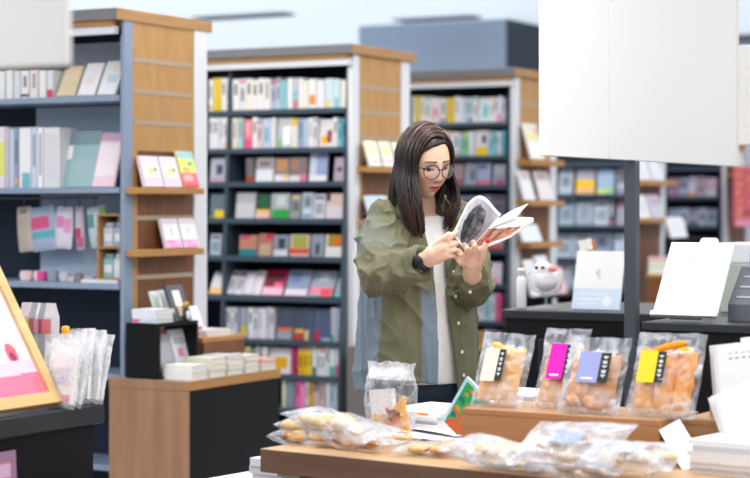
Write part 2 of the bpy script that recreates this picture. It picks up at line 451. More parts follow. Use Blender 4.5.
zB = [1.808, 1.623, 1.461, 1.285, 1.105, .915, .711, .549, .391, .2]
make_case(B, 'slate bookcase with white posts and oak end, directly behind the woman', zB, .08, .03, [B.fx(229, .06)], [(.08, .52, 1.53, .062, .026), (.08, .52, 1.28, .062, .026)], 'shelf_edge', (1.91, 1.79, 1.67, 1.58, 1.31, 1.07))
zC = [1.808, 1.623, 1.461, 1.285, 1.105, .915, .711, .549, .391, .2]
make_case(Cc, 'slate bookcase with white posts just right of the woman\'s head', zC, .06, .03, [], [(.06, .52, 1.60, .07, .03), (.06, .52, 1.375, .07, .03), (.06, .52, 1.145, .07, .03)], 'shelf_edge', (1.91, 1.79, 1.40))
zD = [1.62, 1.42, 1.22, 1.01, .81, .6, .4]
make_case(D, 'slate bookcase seen below the big white sign, left of its pole', zD, .04, .03, [], [(.06, .56, 1.505, .08, .03), (.06, .56, 1.265, .08, .03)], 'shelf_edge', (1.8, 1.4))
zE = [1.62, 1.41, 1.20, 1.0, .8, .6, .4]
make_case(E, 'farthest slate bookcase at right, beyond the slanted white price board', zE, .04, .03, [], [(.06, .56, 1.58, .09, .03)], 'shelf_edge', (1.8, 1.3))
# ---- bookcase B rows
wB = '%s shelf, bookcase behind woman'
gB = 'books in the bookcase behind the woman'
rows = [
 (0, 79, [(209,213,W),(213.5,221,(236,202,66),'s',[(0,1,0,.45,(226,196,40))]),(221.5,226,W),(226,232,CR),(232.5,239,W),(239,246,W2),(246,252,CR),(252,258,W),(258,264,W),(264,270.5,(240,232,228)),
          (271,275.5,GB),(276,280,(200,206,228)),(280.5,287,TL),(287.5,292.5,W),(293,298,(200,206,214),'s',[(0,1,0,.3,(200,140,140)),(0,1,.35,.6,TL)]),(298.5,303,W),(303,308,CR),(308.5,316,W,'s',[(.1,.9,.12,.45,(232,150,60))]),(316.5,324.5,(232,232,236)),
          (325,333,(212,230,238),'s',[(.1,.6,0,.3,(240,216,120))]),(333,340.5,(206,228,238),'s',[(.2,.8,0,.35,TL)]),(341,346,CR)]),
 (1, 118, [(209,213,W2),(213,218,W),(218.5,223,W2),(223,227,W),(232,237.5,CR),(238,243,(176,216,220),'s'),(244,252,PK,'s',[(0,1,0,.3,(232,90,140)),(.3,.7,.45,.9,(246,180,190))]),(252.5,257,W),(257,262,LP),(262.5,271,(196,214,230),'s',[(.2,.8,.2,.7,(150,180,210))]),(271.5,275,W),
          (276,290.5,(196,202,206),'f',[(.4,.9,.1,.7,(250,250,248)),(.05,.4,0,.3,(140,190,140))]),(291,298,(232,226,220),'s',[(0,1,.75,1,(240,192,90))]),(299,303.5,(150,176,206)),(303.5,308,GB),(308.5,313,W),(313,317.5,W2),
          (318,332.5,(226,220,222),'f',[(.15,.55,.1,.4,(236,186,40)),(.55,.9,.15,.6,(160,60,50))]),(333,337.5,W2),(338,342,(120,190,200)),(342,346,(90,150,180))]),
 (2, 157, [(209,226,(176,184,196),'f',[(.35,.75,.3,.7,(70,76,88)),(0,1,0,.2,(190,160,180))]),(246,253.5,(110,106,110),'s',[(0,1,0,.25,(170,70,60))]),(254.5,272.5,(168,162,166),'f',[(0,1,0,.5,(226,230,236)),(.2,.8,.65,.85,(130,110,120))]),
          (273.5,288,(150,132,122),'f',[(.2,.8,.5,.95,(196,140,90)),(0,1,0,.28,(228,226,230)),(.6,.9,.1,.3,(236,196,70))]),(288.5,306,(128,116,118),'f',[(.1,.5,.5,.9,(170,120,96)),(0,1,0,.25,(220,216,222)),(.6,1,.0,.3,(220,120,150))]),
          (308,326,(150,162,206),'f',[(0,.4,.2,1,(200,206,222)),(0,1,0,.2,(226,228,236))],151),(333,346,(176,160,172),'f',[(.2,.6,.4,.6,(90,80,96))])]),
 (3, 193, [(209,226,(100,116,130),'f',[(0,1,0,.12,(110,150,80)),(.3,.95,.02,.34,(232,206,40))]),(234.5,254,(200,202,206),'f',[(0,1,.6,1,(176,178,182))]),(255,269,(52,70,72),'f',[(.2,.85,.42,.9,(24,96,56)),(0,1,.22,.36,(236,190,80)),(0,1,0,.22,(232,190,190))]),
          (270,288.5,(166,176,180),'f',[(.05,1,0,.36,(44,158,76)),(.3,.8,.5,.9,(200,204,208))]),(289.5,299.5,(150,150,156),'f'),(301,312,(188,202,222),'f'),(312.5,324,(200,204,214),'f'),(325,344.5,(212,184,174),'f',[(0,1,0,.5,(212,204,214)),(0,.2,.7,1,(50,50,56))])]),
 (4, 234, [(209,220,(176,190,206),'f'),(238,256,(186,128,104),'f',[(0,1,0,.32,(30,128,136)),(.1,.6,.8,1,(190,70,110))]),(257,271.5,(170,110,96),'f',[(.1,.9,0,.55,(186,158,138)),(.5,1,.75,1,(190,40,90))]),(272.5,287,(140,152,170),'f',[(.3,.8,.35,.85,(50,60,74)),(0,1,0,.3,(206,210,216))]),
          (288.5,308,(196,186,170),'f',[(.1,.9,.38,.95,(160,158,76)),(0,1,.1,.36,(216,70,40)),(0,1,0,.12,(200,170,176))]),(310,322.5,(140,148,164),'f',[(.35,.7,.1,.6,(66,74,90))]),(324,343,(216,214,218),'f',[(.1,.9,.45,1,(150,132,50)),(.45,.85,.5,.9,(206,106,32))])]),
 (6, 308, [(222,226,W2),(226,230,(206,210,220)),(230.5,234,W2),(234,238,GB),(240,247,(158,164,180),'s',[(.1,.9,.1,.42,(206,190,40))]),(248,253,W2),(253,258,(214,214,226)),(258.5,262,W2),(262,266,W2),(266.5,270,(206,200,216)),(270,274,(214,210,222)),
          (276,291,(72,80,98),'f',[(0,1,.0,.25,(150,160,176)),(0,1,.26,.36,(220,110,60))]),(291.5,303,(66,78,100),'f',[(.1,.9,0,.2,(190,60,60)),(.2,1,.22,.34,(228,170,80))]),(303.5,312,(74,88,114),'f',[(0,.5,0,.3,(226,196,130))]),(312.5,320,(80,94,124),'f',[(.1,.9,0,.32,(170,40,86))]),(320.5,330,(76,92,122),'f',[(0,1,0,.1,(150,170,190))]),
          (331,337,(176,178,194),'s',[(0,.5,0,.2,(60,150,140))]),(337.5,343,(180,186,200),'s',[(.2,.9,0,.34,(20,130,130))])]),
 (7, 347, [(240,245,(150,160,130)),(245.5,250,(176,184,150)),(250.5,255,(120,140,136)),(255.5,260,(170,176,170)),(262,267,(222,220,226)),(268,290,(228,224,230),'f',[(.15,.85,.2,.65,(228,168,32)),(0,.15,.3,.6,PK)]),(291,294,(200,80,130)),(294,297.5,(160,30,90)),(298,303,(228,166,40)),(303,308,(236,196,40)),(308,312,(226,206,80)),(312.5,316,(222,226,232),'s',[(0,1,0,.3,(20,130,130))]),
          (316.5,320.5,(206,210,216)),(320.5,325,(222,224,230)),(325,329.5,(214,216,222)),(330,335,(206,222,222),'s',[(0,1,0,.35,(90,170,140))]),(335.5,340,(226,220,228),'s',[(0,1,0,.4,(230,90,140))])]),
 (8, 381, [(282,286,(210,206,186)),(286.5,294,(128,150,166)),(295,300,(232,110,170)),(300,305,(240,140,196)),(305.5,308.5,(222,214,222)),(309,312.5,(222,176,30)),(313,319,(200,176,170),'s',[(0,1,.6,1,(140,120,130))]),(319,325,(206,186,176)),(326,330,(206,216,230)),(330,334,(190,206,226)),(334.5,340,(200,208,220))]),
]
for k, vt, es in rows:
    place_row(B, wB % ORD[k], zB[k], vt, es, .08, gB, 7, 'right end')
place_row(B, wB % ORD[5], zB[5], 271, [(208,222,(222,218,226),'f',[(0,1,0,.28,(236,190,120))]),(223,232,W2,'f'),(232.5,241,(214,216,226),'f'),(242,250,(222,220,230),'f',[(.3,.5,0,1,(226,190,204))]),(250.5,259,W2,'f',[(.3,.45,0,1,(236,170,200))]),
          (260,281,(176,30,84),'f',[(.1,.9,.35,.8,(104,24,40)),(0,1,0,.3,(240,190,210)),(.5,.9,.3,.5,(240,100,140))]),(283,306,(136,154,182),'f',[(0,1,0,.25,(226,214,224)),(.1,.6,.5,.9,(110,130,170))]),(307,331,(156,168,186),'f',[(0,1,.1,.36,(236,130,156)),(.5,.95,0,.3,(226,80,96)),(.3,.7,.6,.9,(200,206,212))]),(333,343,(150,166,176),'f')], .08, gB, 30, 'right end')
# ---- bookcase C rows
wC = '%s shelf, bookcase right of woman'
gC = 'books in the bookcase right of the woman'
for k, vt, es in [
 (0, 97, [(412,415,W),(415.5,420,(236,206,70)),(420.5,425,CR),(425,430,W),(430.5,440,(238,228,226),'s',[(.2,.8,.25,.6,(236,160,170))]),(440.5,446,W),(447,454,(238,206,80),'s',[(.3,.7,.2,.9,(226,186,40))]),(454.5,459,W),(459,464,W2),(464.5,468,LB),(468,472,(190,218,230)),(472.5,477.5,W),(478,489.5,(226,234,238),'f',[(.3,.8,.2,.7,(140,200,208))]),(490,494,W),(494,497.5,(236,220,226)),(498,501.5,W2,'s',[(0,1,0,.3,(240,150,190))]),(502,505.5,(206,206,216))]),
 (1, 131, [(437,441,W),(441.5,448,(236,196,50)),(448.5,453,W),(453,459.5,(226,230,228)),(460,464,(150,208,206)),(464,468,(150,206,140)),(468.5,473.5,W2),(474,488,(226,216,224),'f',[(.1,.9,0,.36,(238,206,50)),(.5,.8,.5,.8,(60,56,66))]),(489,493,(150,206,216)),(493,497,(130,196,210)),(497.5,501,W2),(501.5,505.5,(90,160,180))]),
 (2, 163, [(440,450,(140,120,140),'f'),(451,462,(176,150,150),'f',[(0,1,0,.3,(190,90,120))]),(464,475,(166,172,190),'f',[(.5,.9,.2,.7,(110,112,126))]),(476,490,(166,178,206),'f'),(492,505,(150,156,172),'f',[(.3,.9,0,.22,(196,70,120)),(.1,.9,.5,.9,(180,176,190))])]),
 (3, 196, [(430,445,(150,156,170),'f'),(446,459,(120,130,146),'f'),(460,474,(150,150,166),'f'),(475,489,(130,140,160),'f'),(490,504,(120,112,130),'f')]),
 (4, 229, [(455,469,(160,176,196),'f'),(470,484,(120,140,166),'f'),(485,503,(150,170,196),'f')]),
 (5, 262, [(460,470,(200,206,222),'f'),(471,484,(196,206,226),'f'),(485,501,(222,210,224),'f',[(.1,.8,0,.25,(240,140,190))])]),
 (6, 293, [(470,474,W2),(474.5,479,(206,216,226)),(479,484,W2),(484.5,490,(190,214,224),'s',[(.2,.8,.2,.8,(90,176,186))]),(490.5,495,W2),(496,501,(240,100,160))]),
 (7, 330, [(470,476,(222,206,190)),(476.5,483,(230,180,110)),(484,490,(200,206,220)),(491,500,(190,196,214))]),
]:
    place_row(Cc, wC % ORD[k], zC[k], vt, es, .06, gC, 7)
wD = '%s visible shelf, bookcase below white sign'
gD = 'books in the bookcase below the big white sign'
for k, nm, vt, es in [
 (1, 0, 168, [(558,572,(176,188,206),'f'),(575,594,(160,166,180),'f',[(0,1,.22,.56,(234,190,40)),(0,1,0,.22,(226,180,140))]),(596,613.5,(160,182,208),'f',[(0,1,0,.2,(206,220,120)),(.5,1,.0,.25,(160,206,160))]),(616,626,(170,178,194),'f')]),
 (2, 1, 200, [(558,573,(166,184,206),'f'),(574.5,592.5,(160,174,192),'f',[(.3,.7,.3,.7,(140,150,166))]),(593.5,608,(196,208,222),'f'),(609.5,614,(90,104,122)),(616,626,(170,166,184),'f',[(0,1,.7,1,(150,120,140))])]),
 (3, 2, 233, [(556,571,(180,196,216),'f'),(572,590,(176,190,214),'f'),(591,611,(150,168,194),'f'),(613,625,(190,200,220),'f')]),
 (4, 3, 264, [(556,568,(190,200,220),'f'),(569,580,(176,186,206),'f'),(582,600,(180,190,210),'f'),(602,622,(180,190,210),'f')]),
]:
    place_row(D, wD % ORD[nm], zD[k], vt, es, .04, gD, 7)
wE = '%s shelf in view, farthest bookcase'
gE = 'books in the farthest bookcase'
for k, nm, vt, es in [
 (1, 0, 177, [(667,677,(176,140,164),'f'),(678,687,(176,178,206),'f'),(688,695,(200,206,222),'f'),(696,704,(190,170,190),'f'),(705,716,(196,170,190),'f',[(0,1,0,.35,(206,210,222))])]),
 (2, 1, 208, [(667,677,(176,182,204),'f'),(678,688,(186,190,210),'f'),(689,697,(166,166,190),'f'),(698,706,(176,190,210),'f'),(707,716,(170,180,206),'f')]),
 (3, 2, 238, [(690,702,(150,160,180),'f'),(704,716,(150,160,180),'f')]),
]:
    place_row(E, wE % ORD[nm], zE[k], vt, es, .04, gE, 7)
# ---- ledge books on the end panels
pinkcov = [(.05,.95,.75,.97,(244,214,228)), (.2,.8,.35,.72,(240,232,200)), (.05,.95,.03,.3,(246,206,228)), (.4,.62,.45,.6,(226,206,140)), (.66,.8,.5,.62,(90,140,130))]
mag = [(.05,.95,.8,1,(160,200,206)), (0,1,.42,.78,(214,228,110)), (.2,.6,.42,.55,(236,180,70)), (.6,.8,.6,.7,(60,150,140)), (0,1,.08,.4,(238,100,110)), (.15,.7,.18,.34,(246,170,176)), (0,1,0,.08,(220,40,60))]
ledge_books(A, .052, 1.417, [
   (146,164,.122,.016,(244,222,232),pinkcov,'pink and cream booklet on the upper oak ledge, leftmost of the three'),
   (165.5,182,.122,.016,(244,222,232),pinkcov,'pink and cream booklet on the upper oak ledge, middle of the three'),
   (184,200,.150,.010,(226,228,150),mag,'yellow, green and red magazine on the upper oak ledge, beside the pink booklets')], 'books on the oak ledges of the nearest bookcase')
wp = [(.1,.9,.3,.78,(246,244,246)), (.05,.95,.82,.98,(222,206,214)), (.42,.6,.4,.7,(222,220,226)), (0,1,0,.28,(246,190,222)), (.1,.6,.17,.23,(226,120,190)), (.2,.9,.04,.1,(240,120,170))]
ledge_books(A, .052, 1.178, [
   (167,183,.118,.014,(242,238,242),wp,'white book with pink lower band on the lower oak ledge, left of the pair'),
   (184.5,200,.118,.014,(242,238,242),wp,'white book with pink lower band on the lower oak ledge, right of the pair')], 'books on the oak ledges of the nearest bookcase')
ya, yb = A.fy(142, -.02), A.fy(160, -.02)
bb = MB(); zc = A.zz(231, -.02, ya)
bb.box(-(yb-ya)/2, (yb-ya)/2, -.004, -.0005, -.036, .036, (206, 206, 208))
o = bb.build('price_card', M['paper'], None, A.M @ Vector((-.0255, (ya+yb)/2, zc)), (0, 0, TH+PI/2)); tag(o, 'plain pale grey square card on the brown end panel, above the lower oak ledge', 'card')
gcov = [(.1,.9,.55,.95,(240,236,170)), (.25,.75,.4,.62,(214,232,140)), (0,1,.1,.3,(240,206,222)), (.3,.8,.12,.2,(200,170,214))]
ledge_books(B, .052, 1.53, [
   (371,381.5,.122,.014,(240,240,222),gcov,'pale yellow booklet on the ledge behind the woman, leftmost of the three'),
   (384.5,395,.122,.014,(240,240,222),gcov,'pale yellow booklet on the ledge behind the woman, middle of the three'),
   (398,408,.122,.014,(240,240,222),gcov,'pale yellow booklet on the ledge behind the woman, nearest to her hair')], 'booklets on the ledge behind the woman')
ledge_books(B, .052, 1.28, [
   (371,392,.115,.012,(206,220,236),[(.1,.9,.1,.9,(196,214,234))],'pale blue booklet on the lower ledge just over the woman\'s shoulder')], 'booklets on the ledge behind the woman')
ledge_books(Cc, .06, 1.60, [(532,545,.205,.012,(242,240,236),[(.1,.9,.5,.97,(238,226,190)),(.3,.7,.55,.75,(238,230,120)),(.7,.95,.7,.9,(236,170,180)),(.1,.9,.05,.4,(246,246,248))],'white magazine with yellow top on the ledge beside the big white sign')], 'books on the ledges right of the woman')
ledge_books(Cc, .06, 1.375, [
   (525,536,.165,.012,(240,236,236),[(.1,.9,.7,.95,(206,190,196))],'white book on the second ledge right of the woman, left of the pair'),
   (541,554,.165,.012,(240,232,230),[(.1,.9,.7,.95,(190,160,160))],'white book on the second ledge right of the woman, right of the pair')], 'books on the ledges right of the woman')
ledge_books(Cc, .06, 1.145, [(524,543,.10,.012,(238,240,244),[],'plain white card book on the third ledge, beside the open magazine')], 'books on the ledges right of the woman', 22)
ledge_books(D, .07, 1.505, [(640,651,.16,.012,(240,238,240),[(.3,.45,.1,.9,(214,214,220))],'white book on the upper ledge right of the pole, left of the pair'),(653,664,.16,.012,(236,236,240),[],'white book on the upper ledge right of the pole, right of the pair')], 'books on the ledges right of the pole')
ledge_books(D, .07, 1.265, [(640,651,.15,.012,(242,240,236),[(.3,.7,.2,.7,(222,220,226))],'cream book on the lower ledge right of the pole, left of the pair'),(653,664,.15,.012,(220,214,222),[(.2,.9,.5,.9,(206,186,206))],'lilac grey book on the lower ledge right of the pole, right of the pair')], 'books on the ledges right of the pole')
ledge_books(E, .08, 1.58, [(736,747,.16,.012,(242,236,230),[],'white book on the ledge at the right edge, left of the pair'),(749,760,.16,.012,(200,196,200),[],'grey book on the ledge at the right edge, right of the pair')], 'books on the ledge at right edge')
# ================================================================ END STANDS
def make_stand(cs, label, m_front, m_edge, m_side, x0=.002, x1=.36, y0=-.056, y1=.60, zt=.70):
    t = thing('display_stand', label, 'display stand', (cs.x, cs.y, 0), TH)
    b = MB(); b.box(x0, x1, y0, y1, zt-.036, zt, mi=0); b.M = [1, 1, 2, 0, 0, 0]
    b.build('top_slab', [m_edge, M['paper_grey'], m_front], t, bevel=.002)
    b = MB(); b.box(x0+.003, x1-.003, y0+.001, y0+.02, 0, zt-.0365); b.build('front_panel', m_front, t)
    b = MB(); b.box(x0+.003, x1-.006, y0+.0205, y1-.004, 0, zt-.0365); b.build('body', m_side, t)
M['paper_grey'] = mat_plain('stand_top', (150,140,132), .5, .3)
make_stand(A, 'knee-high brown stand with black side joined to the nearest bookcase end', M['stand_wood'], M['ledge'], M['black'])
make_stand(B, 'plain grey stand at the bookcase end, behind the woman\'s back', M['stand_grey'], M['stand_grey'], M['stand_grey'])
make_stand(Cc, 'dark stand at the bookcase end, hidden low behind the white bottle', M['charcoal'], M['charcoal'], M['black'])
make_stand(D, 'dark stand with pale top right of the pole, under small books', M['charcoal'], M['white_metal'], M['black'])
def frame_box(cs, name, label, cat, x0, x1, y0, y1, z0, z1, th, m, rot=0):
    """open frame box: near side, far side, top, bottom"""
    o = cs.M @ Vector((x0, y0, z0)); X, Y, Z = x1-x0, y1-y0, z1-z0
    t = thing(name, label, cat, o, TH)
    for nm, bx in (('side_panel', (0, X, 0, th, 0, Z)), ('side_panel', (0, X, Y-th, Y, 0, Z)), ('top_panel', (0, X, th, Y-th, Z-th, Z)), ('bottom_panel', (0, X, th, Y-th, 0, th))):
        b = MB(); b.box(*bx); b.build(nm, m, t)
    return t
frame_box(A, 'display_box', 'black open-sided display box on the brown stand, books inside and on top', 'display box', .075, .225, -.045, .215, .7004, .908, .012, M['black'])
# ---- flat stacks
def flat_book(cs, x0, x1, y0, y1, z, th, col, label, group, name='book', cat='book', spine='front', edge=PAGE, rz=0, m='paper', des=None):
    w, d = x1-x0, y1-y0
    b = MB(); c = .0016
    b.box(-w/2, w/2, -d/2, d/2, 0, c, col); b.box(-w/2, w/2, -d/2, d/2, th-c, th, col)
    sx = .002
    if spine == 'front':
        b.box(-w/2+sx, w/2-sx, -d/2+c, d/2-sx, c, th-c, edge); b.box(-w/2, w/2, -d/2, -d/2+c, c, th-c, col)
        if des: b.face([(-w/2+des[0]*w, -d/2-.0003, c), (-w/2+des[1]*w, -d/2-.0003, c), (-w/2+des[1]*w, -d/2-.0003, th-c), (-w/2+des[0]*w, -d/2-.0003, th-c)], des[2])
    else:
        b.box(-w/2+sx, w/2-c, -d/2+sx, d/2-sx, c, th-c, edge); b.box(w/2-c, w/2, -d/2, d/2, c, th-c, col)
    Mx = cs.M if hasattr(cs, 'M') else cs
    ry = TH if hasattr(cs, 'M') else Mx.to_euler().z
    o = b.build(name, M[m], None, Mx @ Vector(((x0+x1)/2, (y0+y1)/2, z)), (0, 0, ry+rz))
    return tag(o, label, cat, group)
def stack(cs, x0, x1, y0, y1, z, specs, where, group, spine='front', name='book', cat='book', jit=.003, m='paper'):
    n = len(specs); zz = z+.0004; seen = {}
    pos = ['topmost', 'second from top', 'third from top', 'fourth from top', 'fifth from top', 'sixth from top', 'seventh from top', 'eighth from top', 'ninth from top']
    for i, sp in enumerate(specs):                 # bottom to top
        th, col = sp[0], sp[1]; des = sp[2] if len(sp) > 2 else None
        jx, jy = rb.uniform(-jit, jit), rb.uniform(-jit, jit)
        lab = '%s %s, %s, %s' % (cname(col), cat, 'lowest' if (i == 0 and n > 1) else ('alone' if n == 1 else pos[n-1-i]), where)
        flat_book(cs, x0+jx, x1+jx, y0+jy, y1+jy, zz, th, col, lab, group, name, cat, spine, rz=rb.uniform(-.02, .02), m=m, des=des)
        zz += th+.0003
    return zz
gS = 'paperbacks laid on the brown stand'
stack(A, .095, .205, -.032, .092, .908, [(.016,(210,225,238),(0,.3,(240,110,170))),(.017,(226,230,238)),(.017,W2)], 'stack on the black display box', 'paperbacks stacked on the display box')
ledge_books(A, .205, .7128, [(163,177,.15,.014,(166,166,172),[(.1,.9,.3,.8,(176,176,182))],'grey book leaning inside the black display box'),
                            (178,194,.165,.012,(222,222,224),[(.3,.6,.35,.55,(236,130,170)),(.15,.85,.65,.8,(186,180,190)),(.1,.9,.05,.2,(206,204,208))],'white book with small pink motif leaning inside the black display box')], 'books inside the black display box')
ledge_books(A, .120, .9085, [(158.5,165,.115,.010,(216,224,220),[],'thin pale book leaning on the display box, left of the pair')], 'books leaning on the display box top', 20)
ledge_books(A, .160, .9085, [(167,178,.12,.010,(222,230,226),[],'thin pale book leaning on the display box, behind the dark cover')], 'books leaning on the display box top', 20)
ledge_books(A, .215, .9085, [(175.5,192,.14,.012,(62,66,74),[(.28,.72,.4,.85,(238,232,222)),(.35,.62,.12,.4,(226,206,170))],'dark book with cream oval picture leaning on the black display box')], 'books leaning on the display box top', 20)
p = A.M @ Vector((.215, .150, .9085))
t = thing('bird_figurine', 'tiny dark bird figurine with golden head on the black display box', 'figurine', p, TH)
b = MB(); b.lathe([(.001,0),(.014,.001),(.018,.02),(.015,.04),(.008,.052),(.001,.056)], 16, (50,54,60)); b.ellipsoid((.012,-.006,.024),(.009,.009,.018),12,8,(226,228,232)); b.build('body', M['attr'], t, smooth=True)
b = MB(); b.ellipsoid((0,0,.062),(.012,.012,.012),14,10,(214,160,60)); b.tube([(.008,-.004,.062),(.02,-.008,.058)],[.004,.001],8,(60,50,40)); b.build('head', M['attr'], t, smooth=True)
def stand_stack(ua, ub, specs, where, dx=.11, x1=.350):
    ya, yb = A.fy(ua, x1), A.fy(ub, x1)
    return stack(A, x1-dx, x1, ya, yb, .70, specs, where, gS)
wcol = (240,236,224)
stand_stack(192, 208, [(.028,W),(.026,(242,240,232))], 'front stack on the brown stand', .13)
stand_stack(211, 226, [(.026,wcol),(.024,(236,232,216)),(.022,(226,222,206))], 'second stack on the brown stand', .12)
stand_stack(228, 243, [(.02,(226,222,210)),(.02,(232,228,216)),(.02,(240,236,226)),(.014,(206,206,212))], 'third stack on the brown stand', .12)
stand_stack(246, 259, [(.022,(232,228,218)),(.022,(236,232,222)),(.022,(236,230,220))], 'fourth stack on the brown stand', .11)
stand_stack(262, 276, [(.016,(240,226,206)),(.016,(238,206,190)),(.012,(242,160,160))], 'pinkish end stack on the brown stand', .10)
# wooden riser at the back of the stand
t = thing('wooden_riser', 'small low wooden riser at the rear of the brown stand', 'riser', A.M @ Vector((.03, .27, .7004)), TH)
b = MB(); b.box(0, .18, 0, .30, .115, .135); b.build('top_board', M['ledge'], t, bevel=.002)
for xx in (0, .165):
    b = MB(); b.box(xx, xx+.015, .005, .295, 0, .1148); b.build('leg_panel', M['brown_shade_wood'], t)
stack(A, .05, .19, .33, .50, .8354, [(.012,(236,230,222)),(.012,(226,222,226))], 'on the small wooden riser', 'books on the wooden riser')
ledge_books(A, .145, .8358, [(193,206,.12,.012,(240,236,236),[(.1,.9,.0,.3,(176,90,130)),(.2,.7,.05,.2,(60,60,70))],'white book leaning at the rear of the riser, beside the bird figurine')], 'books on the wooden riser', 20)
# pink tag on grey stand
b = MB(); b.box(-.035, .035, -.02, .02, 0, .036, (240,60,170)); b.box(.0352, .075, -.02, .02, 0, .036, (196,40,90))
o = b.build('tag_block', M['paper'], None, B.M @ Vector((.085, -.02, .7006)), (0, 0, TH)); tag(o, 'bright pink and red block sign on the grey stand behind the woman', 'sign block')
# stands C and D goods
frame_box(Cc, 'display_box', 'black display box on the hidden stand behind white bottle and jar', 'display box', .06, .24, -.05, .5, .7004, .86, .012, M['black'])
ledge_books(Cc, .20, .8605, [(533,542,.20,.014,(236,238,240),[(.15,.85,.1,.9,(226,230,234))],'white tall book behind the white bottle'),
   (545,556,.22,.014,(226,226,230),[(.1,.9,.4,.9,(240,240,242)),(.1,.5,.1,.3,(200,160,140))],'pale grey tall book behind the glass goblet'),(558,568,.15,.012,(236,190,190),[],'pinkish book behind the glass goblet')], 'books on the stand behind the goblet')
frame_box(D, 'display_box', 'black display box right of the pole under a white card', 'display box', .16, .34, .1, .42, .7004, 1.145, .014, M['black'])
ledge_books(D, .30, 1.1455, [(672,688,.13,.01,(238,236,238),[(.2,.8,.2,.8,(230,228,232))],'white card book standing on the black box right of the pole')], 'books on the stand right of the pole')
t = thing('display_block', 'brown wooden block carrying small books just right of the pole', 'display block', D.M @ Vector((.1, -.05, .7004)), TH)
b = MB(); b.box(0, .2, 0, .14, .0, .20); b.build('body', M['brown_shade_wood'], t); b = MB(); b.box(-.004, .204, -.004, .144, .2002, .22); b.build('top_board', M['ledge'], t)
stack(D, .11, .29, -.045, .085, .9206, [(.03,(240,236,226)),(.03,(206,226,206)),(.025,(240,226,196)),(.02,(230,180,190))], 'on the wooden block right of the pole', 'books on the wooden block')
stack(D, .05, .20, -.04, .06, .7006, [(.03,(196,150,170)),(.03,(226,226,232)),(.03,(170,150,190))], 'low stack on the stand right of the pole', 'low stack right of the pole') if False else None
# red banner at the right edge
ya, yb = E.fy(733, .1), E.fy(757, .1); zb, zt_ = E.zz(227, .1, ya), E.zz(166, .1, ya)
b = MB(); wd = yb-ya; hh = zt_-zb
b.box(-wd/2, wd/2, -.006, 0, 0, hh, (226,100,104))
mk = [(.12,.86,.05),(.16,.7,.07),(.1,.56,.06),(.6,.8,.06),(.66,.62,.05),(.2,.42,.05),(.18,.3,.07),(.62,.4,.04),(.14,.2,.05)]
marks = []
for (x, z, s_) in mk:
    b2 = MB(); marks.append(b2); b2.box(-wd/2+x*wd, -wd/2+(x+.14)*wd, -.008, -.0062, (z-s_/2)*hh, (z+s_/2)*hh, (244,170,110))
b2 = MB(); marks.append(b2); b2.box(-wd/2+.1*wd, wd/2-.1*wd, -.008, -.0062, .01*hh, .12*hh, (246,160,190))
b2 = MB(); marks.append(b2); b2.box(-wd/2+.45*wd, -wd/2+.6*wd, -.008, -.0062, .2*hh, .26*hh, (130,30,70))
t = thing('banner', 'coral red vertical banner with orange marks at the far right bookcase end', 'banner', E.M @ Vector((.1, (ya+yb)/2, zb)), TH+PI/2)
b.build('sheet', M['paper'], t)
for b2 in marks: b2.build('printed_mark', M['paper'], t)
# ================================================================ GOODS IN BOOKCASE A
yA = yfront(1.7, 0)
def a_put(u, yl): return A.fx(u, yl)
# two-tone back: light blue-grey magnetic panels on the back
for (ua, ub, va, vb, k) in ((70, 121, 22, 92, 1), (36, 121, 104, 182, 2), (40, 121, 192, 278, 3)):
    ya_ = .30; xa, xb = A.fx(ua, ya_), A.fx(ub, ya_)
    z1, z0 = A.zz(va, xb, ya_), A.zz(vb, xb, ya_)
    zlo = zA[k-1]+.003 if k < 4 else z0; zhi = (2.0 if k == 1 else zA[k-2]-.026)
    b = MB(); b.box(xa, xb, .302, .319, zlo, zhi)
    o = b.build('wall_panel', M['blue_grey'], None, (A.x, A.y, 0), (0, 0, TH)); tag(o, ['pale blue-grey back board behind the leaning cards on the top shelf','pale blue-grey back board behind the clear folders on the second shelf','pale blue-grey back board behind the hanging bags on the third shelf'][k-1], 'back board')
def a_face(ua, ub, vt, zs, col, des, lab, name='book', cat='book', lean=22, yl=.09, d=.012, m='paper', grp=None):
    xa, xb = A.fx(ua, yl), A.fx(ub, yl); w = xb-xa; h = (A.zz(vt, xb, yl)-zs)/math.cos(R(lean))
    b = book_mesh(w, h, d, col, des, True)
    o = b.build(name, M[m], None, A.M @ Vector(((xa+xb)/2, yl+d+.005, zs+.0005)), (-R(lean), 0, TH)); return tag(o, lab, cat, grp)
gA = 'books on the top shelf of the nearest bookcase'
a_face(55, 73, 66, zA[0], (226,206,170), [(.1,.9,.5,.9,(236,216,186)),(0,.2,.9,1,(90,90,100))], 'cream and beige book leaning on the top shelf, left of the white ones', lean=28, grp=gA)
a_face(76, 93, 63, zA[0], (242,240,240), [(.2,.7,.3,.6,(244,226,226))], 'white book leaning on the top shelf, between beige book and last one', lean=28, grp=gA)
a_face(96, 114, 61, zA[0], (240,240,240), [(.3,.9,.35,.6,(206,222,236)),(.5,.9,.7,.9,(244,230,210))], 'white and pale blue book leaning on the top shelf, nearest the corner', lean=28, grp=gA)
place_row(A, 'top shelf, nearest bookcase', zA[0], 70, [(-12,-4,W2),(-3,5,W),(6,13,W),(14,20,W2),(21,29,W),(30,38,(240,230,226)),(39,46,W),(47,53,W2,'s',[(0,1,0,.3,(226,80,100))])], 0, gA, yl=.085)
gA2 = 'tall spines on the second shelf of the nearest bookcase'
